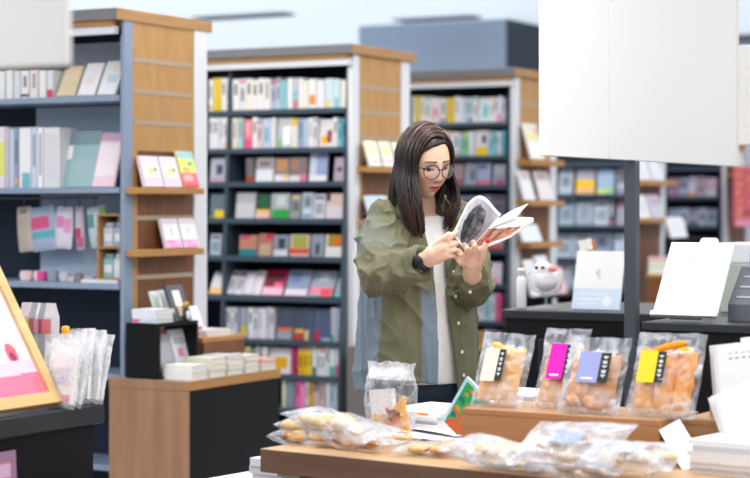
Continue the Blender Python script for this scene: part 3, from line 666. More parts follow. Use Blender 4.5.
place_row(A, 'second shelf, nearest bookcase', zA[1], 128, [(-10,-3,W),(-2.5,5,(232,222,226),'s',[(.2,.9,.2,.75,(226,226,100))]),(5.5,9,(206,200,206)),(9.5,14,(196,206,222)),(14.5,18,(150,164,190)),(19,31,(236,236,238),'s',[(.25,.95,.0,.25,(120,186,196))]),(31.5,37,(206,214,226)),(37.5,43,(240,240,244),'s',[(.3,.7,.2,.9,(150,160,190))]),(43.5,60,(226,222,224),'s',[(.1,.9,.1,.9,(216,214,218))])], 0, gA2, yl=.085)
o = a_face(60, 93, 131, zA[1], (150,182,184), [(0,.2,.5,.75,(236,238,240)),(.0,1,.75,1,(122,146,154)),(.2,1,0,.5,(156,186,188))], 'large teal grey clear folder standing on the second shelf', 'folder', 'folder', 14, .10, .010, 'gloss')
o = a_face(91, 113, 133, zA[1], (238,206,216), [(.05,.9,.2,.8,(244,228,232)),(0,1,.85,1,(196,160,180))], 'pink folder with white paper standing on the second shelf, near the corner', 'folder', 'folder', 18, .085, .010, 'gloss')
# rail with hanging pouches on the third shelf
zr = A.zz(203, -.3, .12)
t = thing('hanging_rail', 'thin steel rail with hooks under the second shelf', 'rail', (A.x, A.y, 0), TH)
xl0, xl1 = A.fx(-15, .2), A.fx(98, .2)
b = MB(); b.tube([(xl0, .20, zr+.02), (xl1, .20, zr+.02)], .005, 8); b.build('bar', M['steel'], t, smooth=True)
pouches = [(6,22,252,(196,186,176),[(.2,.8,.1,.8,(190,176,160)),(.3,.7,.82,.95,(150,140,130))],'beige fabric pouch hanging leftmost under the second shelf',-4),
 (18,45,251,(172,184,212),[(.1,.75,.52,.8,(226,90,140)),(.1,.9,.26,.42,(100,176,190)),(.0,1,.82,1,(170,190,206))],'blue-grey pouch with pink and teal patches hanging under the second shelf',-7),
 (47,65,249,(226,222,234),[(.15,.6,.5,.8,(236,140,196)),(.1,.9,.05,.3,(230,226,236)),(.6,.95,.4,.7,(240,160,210))],'white pouch with pink motifs hanging under the second shelf',3),
 (65,74,250,(206,196,206),[(.2,.8,.3,.5,(200,60,110)),(.2,.9,.05,.25,(206,100,140))],'narrow grey pouch with red patches hanging under the second shelf',-3),
 (75,95,248,(206,220,226),[(.1,.45,.5,.85,(100,160,160)),(.75,1,.1,.95,(140,200,90)),(.4,.9,.0,.2,(20,130,130))],'clear pouch with green edge hanging nearest the corner under second shelf',-9)]
for (ua, ub, vb, col, des, lab, tilt) in pouches:
    yl = .14; xa, xb = A.fx(ua, yl), A.fx(ub, yl); w = xb-xa; z1 = zr-.015; z0 = A.zz(vb, xa, yl); h = z1-z0
    t = thing('pouch', lab, 'pouch', A.M @ Vector(((xa+xb)/2, .20, zr+.02)), (0, R(tilt), TH), 'pouches hanging under the second shelf')
    ex = sorted(set([0, 1]+[d[0] for d in des]+[d[1] for d in des])); ez = sorted(set([0, 1]+[d[2] for d in des]+[d[3] for d in des]))
    def pc(s_, v_, des=des, col=col):
        c_ = col
        for d in des:
            if d[0] <= s_ <= d[1] and d[2] <= v_ <= d[3]: c_ = d[4]
        return c_
    b = MB()
    for sg in (-1, 1):
        b.grid(lambda s_, v_, sg=sg, w=w, h=h: Vector(((s_-.5)*w*(.88+.12*math.sin(PI*v_)), sg*.014*(1-(2*s_-1)**4)*(1-(2*v_-1)**4), -.035-h+v_*h)), 14, 18, pc)
    b.build('body', M['gloss'], t, smooth=True)
    b = MB(); b.tube([(0, 0, .006), (.007, 0, 0), (.003, 0, -.008), (0, 0, -.04)], .0022, 6); b.build('hook', M['steel'], t)
# wooden shelf box with small goods
xa, xb = A.fx(97, .12), A.fx(121.5, .12); z0, z1 = zA[2]+.0125, A.zz(214, xb, .12)
b = MB(); b.box(A.fx(84, .10), A.fx(121, .10), .08, .28, 0, .012); o = b.build('white_tray', M['white_metal'], None, A.M @ Vector((0, 0, zA[2]+.0003)), (0, 0, TH)); tag(o, 'flat white tray under the small wooden rack', 'tray')
t = thing('wooden_rack', 'small two-tier wooden rack with white packets beside the bookcase corner', 'rack', A.M @ Vector((xa, .12, z0+.0005)), TH)
W_, Z_ = xb-xa, z1-z0
for nm, bx in (('side_panel', (0, .008, 0, .12, 0, Z_)), ('side_panel', (W_-.008, W_, 0, .12, 0, Z_)), ('top_panel', (.008, W_-.008, 0, .12, Z_-.008, Z_)), ('shelf', (.008, W_-.008, 0, .12, Z_*.47, Z_*.47+.008)), ('bottom_panel', (.008, W_-.008, 0, .12, 0, .006))):
    b = MB(); b.box(*bx); b.build(nm, M['wood_edge'], t)
pk = [(.02,.48,.50,(206,212,222),'pale packet on the upper tier of the small wooden rack, left'),(.52,.98,.50,(170,190,214),'blue-grey packet on the upper tier of the small wooden rack, right'),(.02,.48,0,(150,200,200),'teal packet on the lower tier of the small wooden rack'),(.52,.98,0,(226,232,238),'white packet on the lower tier of the small wooden rack')]
for (fa, fb, zf, col, lab) in pk:
    iw = W_-.018; zb_ = z0+.0008+(Z_*.47+.008 if zf else .006)
    w = (fb-fa)*iw
    b = MB(); r_ = []
    for (zz_, k) in ((0, 1), (.07, 1), (.085, .5), (.092, .5)): r_.append([Vector((sx*w/2*(1 if zz_ < .08 else .8), sy*.018*k, zz_)) for sx, sy in ((-1,-1),(1,-1),(1,1),(-1,1))])
    b.loft(r_, col, cf=lambda i, j, col=col: col if i != 1 else dk(col, .85)); b.box(-w*.4, w*.4, -.0195, -.0182, .02, .05, (240,240,242))
    o = b.build('packet', M['gloss'], None, A.M @ Vector((xa+.009+(fa+fb)/2*iw, .045+.12, zb_)), (0, 0, TH)); tag(o, lab, 'packet', 'packets in the small wooden rack')
# mugs and pots on the third shelf
pots = [(17.5,28,271,(240,200,196),'white and salmon mug leftmost on the mug row',1),(31,42.5,271,(226,80,150),'white and magenta mug in the mug row',1),(44.5,54,271,(150,156,166),'grey tumbler behind the mug row',0),(57,66,272,(196,200,208),'pale grey mug in the middle of the mug row',1),(65.5,73,277,(206,200,192),'low cream cup in the mug row',0),(73.5,80,273,(140,132,128),'brown grey cup in the mug row',0),(80.5,91,277,(180,176,176),'low grey bowl at the right end of the mug row',0)]
for (ua, ub, vt, col, lab, hd) in pots:
    yl = .11; xa, xb = A.fx(ua, yl), A.fx(ub, yl); r_ = (xb-xa)/2*.98; h = A.zz(vt, xa, yl)-zA[2]
    t = thing('mug', lab, 'mug', A.M @ Vector(((xa+xb)/2, yl+r_, zA[2]+.0004)), TH, 'mugs on the third shelf')
    white = (236,232,234)
    b = MB(); b.lathe([(r_*.9,0),(r_,.004),(r_,h*.5),(r_,h),(r_*.9,h),(r_*.88,.006),(.001,.005)], 20, col, cf=lambda i, j, col=col: col if (j < 5 or j > 14) or col[0]-col[1] < 30 else white)
    b.build('cup', M['attr'], t, smooth=False)
    if hd:
        b = MB(); b.tube([(-r_*.95,0,h*.75),(-r_*1.3,0,h*.7),(-r_*1.35,0,h*.4),(-r_*.95,0,h*.25)], .003, 8, white); b.build('handle', M['attr'], t, smooth=True)
# ================================================================ LEFT COUNTER
ZC = .85
pc_ = G(105, 403, ZC); MC = Matrix.Translation((pc_.x, pc_.y, 0)) @ Matrix.Rotation(TH, 4, 'Z')
t = thing('counter', 'black counter with grey top edge in the lower left foreground', 'counter', (pc_.x, pc_.y, 0), TH)
b = MB(); b.box(-.8, 0, -2.4, 0, ZC-.05, ZC); b.build('worktop', M['charcoal'], t, bevel=.004)
b = MB(); b.box(-.78, -.014, -2.38, -.03, 0, ZC-.0505); b.build('body', M['black'], t)
b = MB(); b.box(-.0139, .03, -.75, -.30, .52, .53); b.box(.026, .03, -.75, -.30, .53, .56); b.build('magazine_pocket', M['charcoal'], t)
bm = book_mesh(.21, .24, .006, (150,116,140), [(.1,.9,.62,.9,(196,110,140)),(.5,.9,.75,.88,(206,170,196)),(.05,.9,.1,.58,(130,100,130)),(.6,.9,.2,.4,(220,70,100))], True)
o = bm.build('magazine', M['gloss'], None, MC @ Vector((.004, -.45, .5305)), (-R(3), 0, TH+PI/2)); tag(o, 'mauve and pink magazine tucked against the black counter front, bottom left', 'magazine')
# framed poster leaning back on the counter
y1_, y0_ = -.155, -.72; hh = .62; lean = R(31)
t = thing('framed_poster', 'pink and white poster in a pale wooden frame on the left counter', 'poster', MC @ Vector((-.022, y1_, ZC+.001)), (0, 0, TH+PI/2))
wd = y1_-y0_
ML = Matrix.Translation((-wd/2, .0, .011)) @ Matrix.Rotation(-lean, 4, 'X')
for nm, bx in (('frame_bar', (wd/2-.03, wd/2, -.012, .012, 0, hh)), ('frame_bar', (-wd/2, -wd/2+.03, -.012, .012, 0, hh)), ('frame_bar', (-wd/2+.03, wd/2-.03, -.012, .012, 0, .03)), ('frame_bar', (-wd/2+.03, wd/2-.03, -.012, .012, hh-.03, hh))):
    b = MB(); b.box(*bx, M=ML); b.build(nm, M['frame_wood'] if 'frame_wood' in M else M.setdefault('frame_wood', mat_wood('pale_frame_wood', (214,172,112), (232,194,138), (3,30,30))), t)
b = MB()
def pic(s_, v_):
    x, z = s_, v_
    n = noise.noise(Vector((x*3, z*3, 4)))
    if z < .10+.03*n: return (248,120,150) if noise.noise(Vector((x*9, z*9, 1))) < .25 else (236,110,120)
    if z < .16+.04*n: return (246,196,216)
    if ((x-.87)/.04)**2+((z-.205)/.05)**2 < 1: return (150,40,90) if ((x-.87)/.02)**2+((z-.19)/.024)**2 < 1 else (236,96,110)
    if ((x-.86)/.12)**2+((z-.27)/.15)**2 < 1: return (248,206,224)
    if z > .62+.1*n and x > .55+.3*n: return (222,210,206)
    if ((x-.7)/.1)**2+((z-.55)/.12)**2 < 1: return (226,206,218)
    return (228,211,213)
b.grid(lambda s_, v_: ML @ Vector((-wd/2+.03+s_*(wd-.06), -.004, .03+v_*(hh-.06))), 120, 130, pic); b.build('picture', M['paper'], t)
b = MB(); b.box(-wd/2+.03, wd/2-.03, -.002, .008, .03, hh-.03, M=ML); b.build('backing', M['brown_shade_wood'], t)
b = MB(); b.tube([ML @ Vector((0, .014, hh*.72)), Vector((-wd/2, .50, .001+.004))], .006, 8); b.build('easel_leg', M['wood_edge'], t)
# goods on the left counter
def pouch_mesh(w, h, th, seed, nx=18, nz=24, seal=.10, cr=.006):
    b = MB()
    for sg in (-1, 1):
        def f(s_, v_, sg=sg):
            x = (s_-.5)*w; z = v_*h
            k = max(0, (1-abs(2*s_-1)**3.0))*max(0, 1-max(0, (v_-.02)/(1-seal-.02)*2-1 if v_ < 1-seal else 1)**3)*min(1, v_/.05+.25)
            n = noise.noise(Vector((x*26+seed, z*26, sg*2.0+seed)))*cr+noise.noise(Vector((x*60, z*60+seed, sg*5.0)))*cr*.4
            edge = noise.noise(Vector((z*24, seed, 1)))*.004
            bend = noise.noise(Vector((seed, z*6, x*5)))*cr*1.6
            return Vector((x+edge*(1 if s_ in (0, 1) else .5)+n*.4, sg*(th/2*k)+n*min(1, k*3+.15)*sg+bend, z+noise.noise(Vector((x*30, seed, 3)))*.004*(v_ > .9)))
        b.grid(f, nx, nz, None, (240,240,244))
    return b
def lumps(t, items, m='biscuit', name='biscuit', seed=0):
    for i, (x, y, z, rx, ry, rz_, col, ang) in enumerate(items):
        b = MB(); Mx = Matrix.Translation((x, y, z)) @ Matrix.Rotation(ang, 4, 'Y')
        b.ellipsoid((0,0,0), (rx, ry, rz_), 16, 10, col, 0, Mx, .22, seed+i, None); b.build(name, M[m], t, smooth=True)
gP = 'white pouches bunched on the left counter'
wp_ = [(88,340,-.012,.100,.185,4,'white pouch with pale blue square, largest of the bunch by the counter corner',(206,210,232)),
       (100,343,.03,.085,.175,8,'white pouch at the corner end of the left counter bunch',(222,226,236)),
       (70,352,.02,.09,.165,-5,'crinkled white pouch with grey marks beside the largest pouch',(200,200,206)),
       (93,330,.10,.08,.20,0,'tall clear pouch standing behind the largest pouch',(226,230,236)),
       (78,329,.13,.08,.21,-3,'tall clear pouch second behind the bunch',(220,226,232)),
       (66,331,.12,.075,.20,2,'tall narrow clear pouch in the middle of the left counter',(190,206,214)),
       (54,334,.08,.085,.20,-2,'white pouch with light blue header on the left counter',(160,216,222)),
       (110,333,.11,.07,.19,6,'slim clear pouch farthest right of the counter bunch',(214,220,230))]
RK = [0, 2, 1, 6, 5, 4, 3, 7]
for i, (u, vt, dy, w, h, tilt, lab, lc) in enumerate(wp_):
    yl = -.150+.019*RK.index(i); k = (u-CU)/F; o_ = MC @ Vector((0, yl, 0)); xl = min((k*o_.y-o_.x)/(EX.x-k*EX.y), -.03)
    t = thing('pouch', lab, 'pouch', MC @ Vector((xl, yl, ZC+.0006)), (-R(9), R(tilt), TH), gP)
    h = (H-(vt-HV)/F*(MC @ Vector((xl, yl+.02, 0))).y-ZC)/math.cos(R(9))
    pouch_mesh(w, h, .020, i*7.3, cr=.0035).build('film', M['film_pouch'], t, smooth=True)
    b = MB(); b.box(-w*.42, w*.42, -.006, .006, .012, h*.82, (244,243,243)); b.box(-w*.22, w*.22, -.0075, -.0062, h*.34, h*.6, lc)
    if i == 2: b.box(-w*.3, w*.1, -.0078, -.0063, .02, h*.25, (130,126,120))
    if i == 0: b.box(w*.1, w*.34, -.0078, -.0063, .015, h*.2, (226,150,190))
    b.build('contents', M['paper'], t)
for j, (u, vt, w, h, col, c2, lab) in enumerate([(31,297,.055,.25,(226,206,216),(240,200,90),'tall white and yellow pack standing at the back of the left counter'),(40,297,.05,.25,(222,224,230),(236,150,180),'tall white and pink pack standing at the back of the left counter'),(48.5,298,.045,.25,(206,200,206),(228,120,130),'tall pack with red top standing at the back of the left counter')]):
    yl = .0-.045; k = (u-CU)/F; o_ = MC @ Vector((0, yl, 0)); xl = (k*o_.y-o_.x)/(EX.x-k*EX.y)
    t = thing('carton', lab, 'carton', MC @ Vector((xl, yl, ZC+.0006)), TH, 'tall packs on the left counter')
    b = MB(); b.loft([[Vector((sx*w/2*k2, sy*.016*k3, z)) for sx, sy in ((-1,-1),(1,-1),(1,1),(-1,1))] for z, k2, k3 in ((0,1,1),(h*.86,1,1),(h*.94,.95,.5),(h,.95,.2))], col); b.build('body', M['gloss'], t)
    for bxx in ((-w*.42, w*.42, h*.70, h*.84, c2), (-w*.3, w*.3, h*.40, h*.46, (236,110,160)), (-w*.2, w*.25, h*.1, h*.3, (176,180,196))):
        b = MB(); b.box(bxx[0], bxx[1], -.0185, -.0163, bxx[2], bxx[3], bxx[4]); b.build('label', M['paper'], t)
k = (60.5-CU)/F; yl = -.06; o_ = MC @ Vector((0, yl, 0)); xl = (k*o_.y-o_.x)/(EX.x-k*EX.y)
t = thing('bottle', 'small bottle with orange-yellow cap among the pouches', 'bottle', MC @ Vector((xl, yl+.02, ZC+.0006)), TH)
b = MB(); b.lathe([(.014,0),(.016,.004),(.016,.13),(.008,.16),(.007,.165)], 16, (226,206,206), cf=lambda i, j: (190,70,130) if i == 1 else (228,212,208)); b.build('body', M['attr'], t, smooth=True)
b = MB(); b.lathe([(.0105,.1655),(.0105,.19),(.008,.193)], 14, (240,176,30)); b.build('cap', M['attr'], t, smooth=True)
# ================================================================ SIGNS
def hang_sign(name, label, Y, u0, u1, v0, v1, ztop, group=None, rot=TH):
    p = P(u0 if u0 > 375 else u1, v1, Y); zb_ = p.z
    sgn = 1 if u0 > 375 else -1
    k = .9
    t = thing(name, label, 'sign', (p.x, p.y, zb_), rot)
    x0, x1 = (0, .9) if sgn > 0 else (-.9, 0)
    b = MB(); b.box(x0, x1, -.008, .008, 0, ztop-zb_); b.build('panel', M['sign'], t, bevel=.004)
    for xx in (x0+.12, x1-.12):
        b = MB(); b.tube([(xx, 0, ztop-zb_-.005), (xx, 0, CEIL-zb_)], .004, 8); b.build('rod', M['steel'], t, smooth=True)
hang_sign('hanging_sign', 'blank white hanging sign, out of focus in the top left corner', 2.9, -200, 69, 0, 66, 2.2)
hang_sign('hanging_sign', 'blank white hanging sign at the far right edge, beyond the big one', 8.0, 735.5, 900, 45, 145, 2.02)
pp = P(631, 300, 6.2)
t = thing('pole_sign', 'big blank white sign board on a dark steel pole', 'sign', (pp.x, pp.y, 0), TH)
b = MB(); b.box(-.02, .02, -.012, .028, .012, 1.4945); b.build('pole', M['steel'], t, bevel=.002)
b = MB(); b.box(-.16, .16, -.2, .2, 0, .012); b.build('base_plate', M['steel'], t)
def ysign(u): k = (u-CU)/F; return (k*pp.y-pp.x)/(EY.x-k*EY.y)
ya, ym, yb = ysign(543), ysign(605), ysign(733)
b = MB(); b.box(-.014, .014, ya, ym-.004, 1.495, 2.40); b.build('panel', M['sign'], t, bevel=.002)
b = MB(); b.box(-.014, .014, ym+.004, yb, 1.495, 2.40); b.build('panel', M['sign'], t, bevel=.002)
b = MB(); b.box(-.016, .016, yb+.0005, yb+.02, 1.495, 2.40); b.build('edge_strip', M['sign_edge'], t)
# ================================================================ RIGHT COUNTER
ZR = .978
pr_ = G(501, 309.5, ZR); MR = Matrix.Translation((pr_.x, pr_.y, 0)) @ Matrix.Rotation(TH, 4, 'Z')
t = thing('counter', 'black service counter behind the upright biscuit bags at right', 'counter', (pr_.x, pr_.y, 0), TH)
b = MB(); b.box(0, 1.7, 0, .7, ZR-.03, ZR); b.build('worktop', M['charcoal'], t, bevel=.004)
b = MB(); b.box(.012, 1.69, .012, .69, 0, ZR-.0305); b.build('body', M['black'], t)
b = MB(); b.box(.14, 1.6, .006, .0115, .2, ZR-.10); b.build('front_panel', M['black2'] if 'black2' in M else M.setdefault('black2', mat_plain('satin_black', (34,36,40), .35, .45)), t, bevel=.003)
def rx(u, yl): k = (u-CU)/F; o_ = MR @ Vector((0, yl, 0)); return (k*o_.y-o_.x)/(EX.x-k*EX.y)
t = thing('pump_bottle', 'slim white bottle at the left end of the black service counter', 'bottle', MR @ Vector((rx(520, .1)+.006, .1, ZR+.0004)), TH)
b = MB(); b.lathe([(.016,0),(.018,.003),(.018,.10),(.015,.11),(.008,.115)], 18, (236,236,238)); b.build('body', M['attr'], t, smooth=True)
b = MB(); b.lathe([(.0085,.1155),(.0085,.13),(.014,.132),(.014,.142),(.006,.145)], 16, (240,240,242)); b.build('cap', M['attr'], t, smooth=True)
t = thing('glass_goblet', 'clear glass goblet beside the white bottle on the service counter', 'goblet', MR @ Vector((rx(546, .15), .15, ZR+.0004)), TH)
b = MB(); b.lathe([(.001,.004),(.045,.001),(.045,.004),(.006,.008),(.005,.035),(.02,.045),(.052,.065),(.064,.10),(.062,.135),(.060,.135),(.062,.10),(.05,.068),(.018,.049),(.001,.047)], 28, (240,240,244)); b.build('bowl', M['glass'], t, smooth=True)
t = thing('plush_toy', 'round white plush with dark eyes sitting in the glass goblet', 'plush toy', MR @ Vector((rx(546, .15), .15, ZR+.055)), TH)
b = MB(); b.ellipsoid((0,0,.045),(.046,.046,.040),20,14,(236,234,236),0,None,.08,3); b.ellipsoid((-.01,-.005,.085),(.034,.032,.030),18,12,(240,238,240)); b.build('body', M['attr'], t, smooth=True)
for sx in (-.022, .002):
    b = MB(); b.ellipsoid((sx,-.034,.092),(.008,.004,.006),12,8,(36,36,40)); b.build('eye', M['attr'], t, smooth=True)
b = MB(); b.ellipsoid((.035,-.02,.088),(.016,.014,.012),14,8,(240,150,150)); b.build('bow', M['attr'], t, smooth=True)
# white card stand
xa, xb = rx(571, .12), rx(619, .12); w = xb-xa
t = thing('card_stand', 'white notice card with pale blue lower band on the service counter', 'notice card', MR @ Vector(((xa+xb)/2, .13, ZR+.0008)), TH)
LN = R(15); ML2 = Matrix.Rotation(-LN, 4, 'X'); hc = .213
b = MB(); b.box(-w/2, w/2, -.006, 0, 0, hc, (242,242,240), M=ML2); cg = MB(); cover_grid(cg, w, hc, -.0065, (243,243,241), [(0,1,0,.36,(214,226,244)),(.08,.6,.16,.19,(236,240,248)),(.08,.5,.09,.115,(236,240,248)),(.08,.7,.24,.27,(230,236,246)),(.44,.52,.58,.66,(206,206,206)),(.48,.54,.52,.6,(214,214,214)),(.47,.53,.64,.70,(212,212,212))])
cg.V = [tuple(ML2 @ Vector(v)) for v in cg.V]
b.build('card', M['paper'], t); cg.build('print', M['paper'], t)
b = MB(); b.lathe([(.0005,0),(.018,0)], 20, (240,244,250), M=ML2 @ Matrix.Translation((w*.22, -.0068, hc*.14)) @ Matrix.Rotation(PI/2, 4, 'X'), caps=False); b.build('round_mark', M['paper'], t)
b = MB(); b.box(-.03, .03, .08, .083, 0, .14, M=Matrix.Rotation(R(8), 4, 'X')); b.build('strut', M['white_metal'], t)
t = thing('wrapped_loaf', 'small brown wrapped loaf with white tag peeping over the notice card', 'loaf', MR @ Vector((rx(594, .32), .32, ZR+.0005)), TH)
b = MB(); b.loft([[Vector((sx*.04*k2, sy*.03*k3, z)) for sx, sy in ((-1,-1),(1,-1),(1,1),(-1,1))] for z, k2, k3 in ((0,1,1),(.19,1,1),(.2,.9,.8))], (200,150,100)); b.build('sleeve', M['paper'], t)
b = MB(); b.ellipsoid((-.018,0,.222),(.026,.024,.028),16,10,(192,126,64),0,None,.2,3); b.build('crust', M['biscuit'], t, smooth=True)
b = MB(); b.box(.0, .05, -.028, -.024, .205, .245, (244,240,232), M=Matrix.Rotation(R(-12), 4, 'Y')); b.build('tag', M['paper'], t)
# printer-like white box
xa = rx(714, .2)
t = thing('receipt_printer', 'white and grey-green boxy machine behind the slanted white board', 'machine', MR @ Vector((xa+.02, .2, ZR+.0005)), TH)
b = MB(); b.box(0, .16, 0, .2, .17, .24); b.build('lid', M['white_metal'], t, bevel=.006)
b = MB(); b.box(.004, .156, -.002, .2, 0, .1695); b.build('body', M['machine'] if 'machine' in M else M.setdefault('machine', mat_plain('grey_green_plastic', (176,184,174), .5, .3)), t, bevel=.004)
# ---- plinth with slanted white board
ZP = 1.0
pq = P(641, 322, (H-ZP)*F/(322-HV)); MQ = Matrix.Translation((pq.x, pq.y, 0)) @ Matrix.Rotation(TH, 4, 'Z')
t = thing('plinth', 'charcoal plinth carrying the slanted white board at right', 'plinth', (pq.x, pq.y, 0), TH)
b = MB(); b.box(0, .9, 0, .4, ZP-.025, ZP); b.build('top_slab', M['charcoal'], t, bevel=.003)
b = MB(); b.box(.008, .89, .008, .39, 0, ZP-.0255); b.build('body', M['black'], t)
def qx(u, yl): k = (u-CU)/F; o_ = MQ @ Vector((0, yl, 0)); return (k*o_.y-o_.x)/(EX.x-k*EX.y)
xa, xb = qx(652, .06), qx(716, .06); w = xb-xa; LN = R(38); ML3 = Matrix.Rotation(-LN, 4, 'X'); hb = .275
t = thing('price_board', 'large blank white board leaning back, striped top edge, above the yellow bag', 'board', MQ @ Vector(((xa+xb)/2, .07, ZP+.012)), TH)
b = MB(); b.box(-w/2, w/2, -.010, 0, 0, hb, (246,244,242), M=ML3); b.build('sheet', M['paper'], t)
for kk in range(8):
    b = MB(); x = -w/2+w*(kk+.06)/8; b.box(x, x+w/8*.82, -.0125, -.0105, hb-.062, hb-.004, (214,210,210) if kk % 2 else (236,234,230), M=ML3); b.build('index_tab', M['paper'], t)
b = MB(); b.box(-w/2-.004, w/2+.004, -.022, -.0105, -.006, .010, (214,206,200), M=ML3); b.build('lip', M['attr'], t)
b = MB(); b.box(-.05, .05, .004, .010, 0, hb*.9, (190,192,196), M=ML3); b.tube([ML3 @ Vector((0,.012,hb*.75)), Vector((0,.24,-.007))], .005, 8, (150,152,156)); b.build('easel_back', M['attr'], t)
b = MB(); b.loft([[ML3 @ Vector((x, y, z)) for x, z in ((-.026,hb-.05),(.048,hb-.05),(.038,hb+.028),(.030,hb+.034),(-.012,hb+.034),(-.018,hb+.028))] for y in (.011,.016)], (236,226,212)); b.build('rear_card', M['paper'], t)
t = thing('cash_register', 'grey cash register with sloping front at the right edge', 'cash register', MQ @ Vector((qx(728, .18), .18, ZP+.0005)), TH)
b = MB(); b.loft([[Vector((x, y, z)) for y, z in ((0,0),(0,.05),(.13,.16),(.19,.16),(.19,0))] for x in (0, .32)], (96,100,108)); b.build('body', M['attr'], t)
b = MB(); b.box(.03, .29, .1, .12, .165, .21, (150,168,190), M=Matrix.Rotation(R(-4), 4, 'X')); b.build('display', M['gloss'], t)
for kk in range(3):
    b = MB(); b.box(.02, .30, .02+kk*.035, .03+kk*.035, .069+kk*.0296, .074+kk*.0296, (206,212,220), M=None); b.build('key_row', M['attr'], t)
# ================================================================ FRONT TABLE
ZT = .75; AT = R(-37)
pt = G(260, 448.5, ZT); MT = Matrix.Translation((pt.x, pt.y, 0)) @ Matrix.Rotation(AT, 4, 'Z'); MTi = MT.inverted()
t = thing('display_table', 'wood-topped display table in the foreground under the biscuit bags', 'table', (pt.x, pt.y, 0), AT)
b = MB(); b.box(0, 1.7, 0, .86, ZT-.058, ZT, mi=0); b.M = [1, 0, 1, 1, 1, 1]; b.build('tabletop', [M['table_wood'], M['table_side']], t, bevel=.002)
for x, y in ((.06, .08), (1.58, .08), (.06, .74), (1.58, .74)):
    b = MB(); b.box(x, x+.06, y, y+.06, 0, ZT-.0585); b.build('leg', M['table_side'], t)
def tl(u, v, z=ZT): return MTi @ G(u, v, z)
# low platform beside the table carrying magazines
t = thing('low_platform', 'low dark platform holding white magazines beside the display table', 'platform', MT @ Vector((-.32, .05, 0)), AT)
b = MB(); b.box(0, .30, 0, .62, .585, .61); b.build('top_board', M['table_side'], t, bevel=.002)
b = MB(); b.box(.01, .29, .01, .61, 0, .5845); b.build('body', M['black'], t)
MTc = MT
stack(MT, -.305, -.125, .08, .33, .6105, [(.012,(226,222,232)),(.010,(216,214,222),(.2,.5,(90,96,110)))], 'spread at the near end of the low platform', 'magazines on the low platform', name='magazine', cat='magazine', jit=.01)
stack(MT, -.115, -.02, .10, .34, .6105, [(.020,(226,224,232)),(.018,(216,216,224)),(.018,(222,220,230)),(.020,(228,226,236)),(.020,(236,236,242))], 'white pile tight against the table corner', 'magazines on the low platform', name='magazine', cat='magazine', jit=.006)
# wooden riser box under the upright bags
AB = R(-32); ZB = .85
pb_ = G(462, 408, ZB); MBX = Matrix.Translation((pb_.x, pb_.y, 0)) @ Matrix.Rotation(AB, 4, 'Z')
def wooden_box(name, label, Mx, X, Y):
    t = thing(name, label, 'wooden box', Mx @ Vector((0, 0, ZT+.0006)), Mx.to_euler().z)
    hh = ZB-ZT-.0006
    b = MB(); b.box(0, X, 0, Y, hh-.014, hh); b.build('top_panel', M['box_wood'], t, bevel=.0015)
    for bx in ((0, X, 0, .014, 0, hh-.0143), (0, X, Y-.014, Y, 0, hh-.0143), (0, .014, .0143, Y-.0143, 0, hh-.0143), (X-.014, X, .0143, Y-.0143, 0, hh-.0143)):
        b = MB(); b.box(*bx); b.build('side_panel', M['box_wood'], t)
wooden_box('wooden_box', 'long wooden riser box carrying the row of upright biscuit bags', MBX, .525, .235)
MB2 = Matrix.Translation(MBX @ Vector((.545, .075, 0))) @ Matrix.Rotation(AB, 4, 'Z')
wooden_box('wooden_box', 'shorter wooden box at right holding the tan books and white booklets', MB2, .36, .20)
